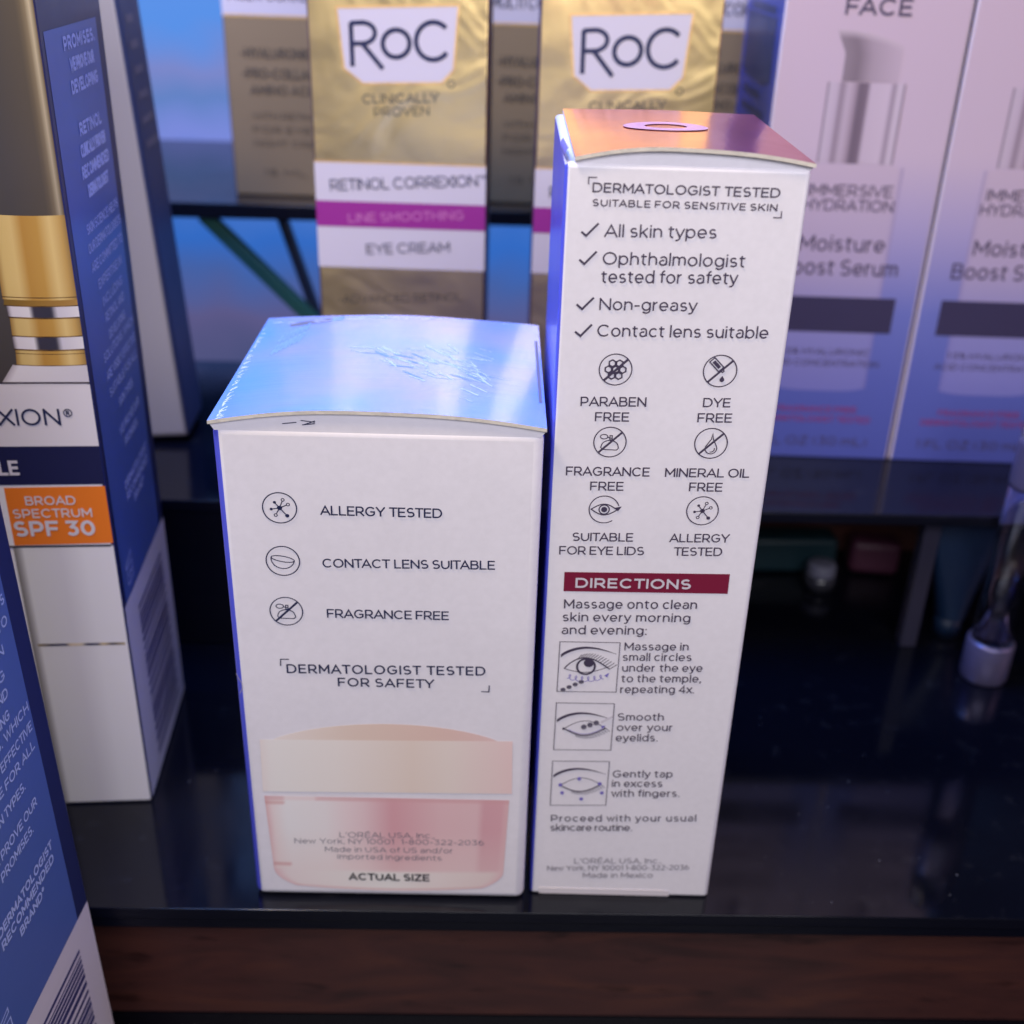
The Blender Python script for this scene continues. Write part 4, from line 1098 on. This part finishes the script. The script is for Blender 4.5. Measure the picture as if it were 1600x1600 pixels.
# ------------------------------------------------------------------ dull gold cartons on the upper shelf
GU = 'dull gold cartons on the upper shelf'
UW, UD, UH = 32.0, 26.0, 78.0
up0 = thing('serum_carton', 'dull gold carton with white top standing on the upper shelf', 'carton', -62.5, 331, 83, 0, GU)
MU = POSE[up0.name]
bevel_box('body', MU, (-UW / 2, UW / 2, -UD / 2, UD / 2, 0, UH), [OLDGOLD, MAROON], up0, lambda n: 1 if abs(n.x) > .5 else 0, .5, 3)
FU = Face(MU @ Vector((-UW / 2, -UD / 2, 0)), (1, 0, 0), (0, 0, 1))
mb = MB(); quad(mb, FU, .1, 45.5, UW - .1, UH - .5, .05)
wt = mb.build('white_band', WHITEPRINT, up0)
mb = MB(); text(mb, FU, 'MULTI CORREXION', (2, 49), (30, 49), 3.0)
mb.build('lettering', INKNAVY, wt)
mb = MB()
for s, v, l_, r_, cpp in (('-HYALURONIC ACID', 35.2, 4.2, 30, 2.6), ('-PRO-COLLAGEN', 30.2, 4.2, 27, 2.6), ('AMINO ACIDS', 26.2, 6.0, 26, 2.4)):
    text(mb, FU, s, (l_, v), (r_, v), cpp, w=.2)
for s, v, l_, r_ in (('WITH RETINOL', 20, 6, 26), ('FOR EYES', 16.5, 6, 24), ('NIGHT CREAM', 13, 6, 27), ('15 ML', 5.4, 8, 20)):
    text(mb, FU, s, (l_, v), (r_, v), 1.7, w=.13)
mb.build('lettering', INKGOLD, up0)
quadrim = MB(); quad(quadrim, FU, .1, 45.1, UW - .1, 45.6, .08); quadrim.build('foil_edge', GOLDRIM, up0)
for dx, lab in ((.0668, 'dull gold carton seen through the gap between the two gold and white cartons'),
                (.1168, 'dull gold carton seen between the right gold carton and the serum cartons')):
    u2 = copy_tree(up0); u2.location.x += dx
    setprops(u2, lab)
setprops(up0, 'dull gold carton with white top at left, in front of the blue glow')

# ------------------------------------------------------------------ serum cartons on the right
VW, VD, VH = 38.4, 44.0, 112.0
GV = 'pale pink to blue serum cartons on the middle shelf'
ser = thing('moisture_serum_carton', 'pink-white to blue serum carton directly behind the tall red-topped carton', 'carton', 52.1 + VW / 2, 254.3 + VD / 2, 38, 0, GV)
MV = POSE[ser.name]
WHITEB = wear(mat('pale_lilac_board', (.60, .52, .60, 1), .45), 60)
BLUESIDE = wear(mat('blue_side_board', (.05, .06, .30, 1), .4, coat=.2), 60)
bevel_box('body', MV, (-VW / 2, VW / 2, -VD / 2, VD / 2, 0, VH), [WHITEB, BLUESIDE], ser, lambda n: 1 if n.x < -.95 else 0, .6, 4)
FV = Face(MV @ Vector((-VW / 2, -VD / 2, 0)), (1, 0, 0), (0, 0, 1))
FV2 = Face(MV @ Vector((-VW / 2, -VD / 2, 0)) + Vector((39.6, 0, 0)), (1, 0, 0), (0, 0, 1))   # the second carton, for what only it shows
zv = lambda py, px=1400: FV.uv(px, py).y
mb = MB()
pinkw, lil, blu, dblu = rgb(210, 190, 208), rgb(180, 168, 208), rgb(116, 124, 196), rgb(82, 92, 172)
vgrad = [(0, dblu), (.18, rgb(96, 106, 184)), (.34, blu), (.52, lil), (.66, pinkw), (1, rgb(208, 186, 202))]
panel(mb, FV, lambda s, t: (.6 + (VW - 1.2) * s, .25 + (VH - 1.0) * t), 2, 40, lambda s, t: ramp(vgrad, t * VH / 108), .05)
mb.build('gradient_print', PRINT, ser)
# bottle picture: frosted body, metal collar, pump
mb = MB()
bx0, bx1 = FV2.uv(1482, 480).x, FV.uv(1352, 600).x
bx0 = VW - bx1
vb, vt = zv(614), zv(262)
def bodyq(s, t):
    r = .9 * max(0, 1 - t * 14) * (abs(2 * s - 1) ** 4)
    return (bx0 + (bx1 - bx0) * s, vb + r + (vt - vb) * t)
panel(mb, FV, bodyq, 30, 40, lambda s, t: mix(ramp([(0, rgb(128, 128, 196)), (.35, rgb(150, 146, 200)), (.6, rgb(188, 172, 202)), (1, rgb(206, 186, 204))], t), rgb(120, 112, 176), .5 * max(0, abs(2 * s - 1) * 12 - 11)), .07)
cxm = (FV.uv(1290, 130).x + FV.uv(1420, 130).x) / 2; chw = 8.2
v0, v1 = zv(258), zv(131)
col_st = [(0, rgb(128, 110, 130)), (.04, rgb(206, 190, 206)), (.14, rgb(200, 182, 200)), (.19, rgb(150, 132, 148)), (.28, rgb(200, 182, 198)), (.36, rgb(176, 156, 172)), (.42, rgb(118, 102, 118)), (.52, rgb(130, 112, 128)), (.56, rgb(206, 188, 204)), (.80, rgb(212, 194, 210)), (.86, rgb(156, 138, 156)), (.91, rgb(214, 198, 212)), (.96, rgb(206, 190, 206)), (1, rgb(128, 110, 128))]
panel(mb, FV, lambda s, t: (cxm - chw + 2 * chw * s, v0 + (v1 - v0) * t), 60, 1, lambda s, t: mix(ramp(col_st, s), rgb(214, 198, 210), 0), .09)
hv = [zv(130), zv(46)]
def head(s, t):
    hw = 5.9
    x = -hw + 2 * hw * s
    top = 1 - .30 * s ** 2 - .03 * (1 - s)
    spout = -2.3 * max(0, t - .55) / .45 * (1 - s)
    return (cxm + .5 + x + spout, hv[0] + (hv[1] - hv[0]) * t * top)
panel(mb, FV, head, 30, 12, lambda s, t: mix(ramp([(0, rgb(150, 134, 146)), (.25, rgb(136, 120, 132)), (.5, rgb(176, 158, 172)), (1, rgb(200, 180, 196))], s), rgb(206, 188, 200), max(0, t * 6 - 5)), .09)
mb.build('bottle_picture', PRINT, ser)
INKV = mat('dusk_ink', rgb(78, 68, 96), .5)
mb = MB(); textpx(mb, FV, 'FACE', (1320, 23), (1424, 25.5), 28, w=.17)
mb.build('lettering', INKV, ser)
ctr = VW / 2
def vline(s, py, cap, rpx, w=.13, m=None):
    mb = MB()
    v = zv(py, rpx); r = FV.uv(rpx, py).x
    text(mb, FV, s, (VW - r, v), (r, v), cap, w=w)
    mb.build('lettering', m or INKV, ser)
for a in (('IMMERSIVE', 309, 2.5, 1393), ('HYDRATION', 332, 2.5, 1394), ('Moisture', 395, 3.5, 1380), ('Boost Serum', 433, 3.6, 1400),
          ('1.5% HYALURONIC', 556, 1.5, 1357), ('ACID CONCENTRATION', 574, 1.5, 1371), ('1 FL OZ (30 mL)', 697, 2.2, 1352)):
    vline(*a)
vline('FRAGRANCE FREE', 645, 1.5, 1337, .16, INKRED); vline('DERMATOLOGIST TESTED', 661, 1.5, 1358, .16, INKRED)
mb = MB(); quad(mb, FV, VW - FV.uv(1395, 493).x, zv(522), FV.uv(1395, 493).x, zv(467), .11)
mb.build('dark_band', mat('dusk_band', rgb(58, 52, 84), .5), ser)
FVl = Face(MV @ Vector((-VW / 2, VD / 2, 0)), (0, -1, 0), (0, 0, 1))
mb = MB()
for i in range(14):
    quad(mb, FVl, 8, 58 + i * 3.6, 36 - (i * 5) % 11, 59.6 + i * 3.6, .1)
mb.build('lettering', NAVY, ser)
mb = MB(); quad(mb, FVl, 4, 84, VD - 6, 97, .09)
mb.build('side_band', NAVY, ser)
ser2 = copy_tree(ser); ser2.location.x += .0388
setprops(ser2, 'pink-white to blue serum carton at the right edge, cut by the frame')

# ------------------------------------------------------------------ clear tester tube, right
def lathe(mb, c, prof, n=40, mi=0):
    P = []
    for r, z in prof:
        for i in range(n):
            a = 2 * math.pi * i / n
            P.append((c[0] + r * math.cos(a), c[1] + r * math.sin(a), c[2] + z))
    mb.add(P, [(j * n + i, j * n + (i + 1) % n, (j + 1) * n + (i + 1) % n, (j + 1) * n + i) for j in range(len(prof) - 1) for i in range(n)], mi)
CLEAR = mat('clear_plastic', (.92, .93, 1, 1), .10, trans=1, ior=1.25)
SILVER = wear(mat('pale_lilac_plastic', (.20, .18, .32, 1), .34, metal=.35, trans=.5), 120, .06)
tx, ty = 109.6, 219.5
tube = thing('tester_tube', 'clear tester tube with pale lilac collar at the right edge of the shelf', 'tester tube', tx, ty, 0)
mb = MB(); mb.smooth = True; lathe(mb, (tx, ty, 0), [(0, .05), (4.9, .05), (5.2, .6), (5.2, 9.4), (4.9, 10.0), (4.5, 10.1)]); mb.build('collar', SILVER, tube)
mb = MB(); mb.smooth = True; lathe(mb, (tx, ty, 0), [(0, 9.9), (4.4, 9.9), (4.4, 68), (4.0, 70), (0, 70), ]); lathe(mb, (tx, ty, 0), [(0, 68), (3.5, 68), (3.5, 11), (0, 11)]); mb.build('glass', CLEAR, tube)
mb = MB(); mb.smooth = True; lathe(mb, (tx, ty, 0), [(0, 48), (4.5, 48), (4.6, 49), (4.6, 58), (4.5, 59), (0, 59)]); mb.build('ring', SILVER, tube)

# ------------------------------------------------------------------ things kept under the middle shelf
Mu = pose(0, 0, 0, 0)
def lump(name, label, cat, M, dims, m, r):
    o = bevel_box(name, M, dims, [m], None, lambda n: 0, r, 4)
    return setprops(o, label, cat)
def under(name, label, cat, x, y, z, yaw, dims, m, r):
    t = bevel_box(name, Matrix.Identity(4), dims, [m], None, lambda n: 0, r, 4)
    t.location = (x / 1000, y / 1000, z / 1000); t.rotation_euler = (0, 0, yaw)
    return setprops(t, label, cat)
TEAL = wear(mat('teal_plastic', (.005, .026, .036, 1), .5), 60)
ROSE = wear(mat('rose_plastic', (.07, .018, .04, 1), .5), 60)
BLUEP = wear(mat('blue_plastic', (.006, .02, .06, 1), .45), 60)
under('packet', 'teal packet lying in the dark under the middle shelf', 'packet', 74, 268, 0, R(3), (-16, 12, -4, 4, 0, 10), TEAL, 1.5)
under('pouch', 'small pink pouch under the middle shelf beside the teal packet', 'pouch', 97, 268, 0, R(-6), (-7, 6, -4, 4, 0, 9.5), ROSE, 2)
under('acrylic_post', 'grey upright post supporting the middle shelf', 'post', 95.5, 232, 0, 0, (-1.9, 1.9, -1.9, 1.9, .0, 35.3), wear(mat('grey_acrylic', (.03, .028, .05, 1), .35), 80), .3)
# tapering tube standing on its cap
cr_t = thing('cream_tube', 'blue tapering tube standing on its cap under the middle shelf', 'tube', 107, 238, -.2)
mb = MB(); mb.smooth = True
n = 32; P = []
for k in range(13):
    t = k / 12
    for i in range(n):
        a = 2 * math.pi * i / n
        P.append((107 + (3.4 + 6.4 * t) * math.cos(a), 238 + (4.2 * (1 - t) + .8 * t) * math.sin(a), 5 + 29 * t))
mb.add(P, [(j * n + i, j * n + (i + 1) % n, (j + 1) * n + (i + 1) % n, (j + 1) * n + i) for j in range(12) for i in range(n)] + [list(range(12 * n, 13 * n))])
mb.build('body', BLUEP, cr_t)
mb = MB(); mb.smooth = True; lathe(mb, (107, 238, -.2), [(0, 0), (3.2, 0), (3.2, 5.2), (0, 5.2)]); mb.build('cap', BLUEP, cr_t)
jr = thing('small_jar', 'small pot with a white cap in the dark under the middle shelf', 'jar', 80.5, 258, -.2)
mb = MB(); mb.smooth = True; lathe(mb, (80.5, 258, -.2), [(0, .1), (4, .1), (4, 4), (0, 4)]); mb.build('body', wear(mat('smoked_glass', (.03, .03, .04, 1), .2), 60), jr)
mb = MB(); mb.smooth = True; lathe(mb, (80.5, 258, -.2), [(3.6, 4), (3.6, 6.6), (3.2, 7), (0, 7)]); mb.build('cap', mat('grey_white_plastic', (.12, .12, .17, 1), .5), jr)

# ------------------------------------------------------------------ dust on the front shelf
mb = MB()
DU = mat('dust', (.13, .13, .15, 1), .9)
for _ in range(90):
    x = random.uniform(-62, 112); y = random.uniform(3, 74)
    if -43 < x < 38 and y < 49: continue
    s = random.uniform(.05, .13) * (2.2 if random.random() < .05 else 1)
    e = random.uniform(.5, 2); a = random.uniform(0, 3.1)
    c_ = STAND @ Vector((x, y, .03)); k = 7
    mb.add([(c_.x + s * e * math.cos(a) * math.cos(2 * math.pi * i / k) - s * math.sin(a) * math.sin(2 * math.pi * i / k),
             c_.y + s * e * math.sin(a) * math.cos(2 * math.pi * i / k) + s * math.cos(a) * math.sin(2 * math.pi * i / k), .03) for i in range(k)], [list(range(k))])
d = mb.build('dust', DU); setprops(d, 'fine dust specks on the glossy black shelf', 'dust', kind='stuff')
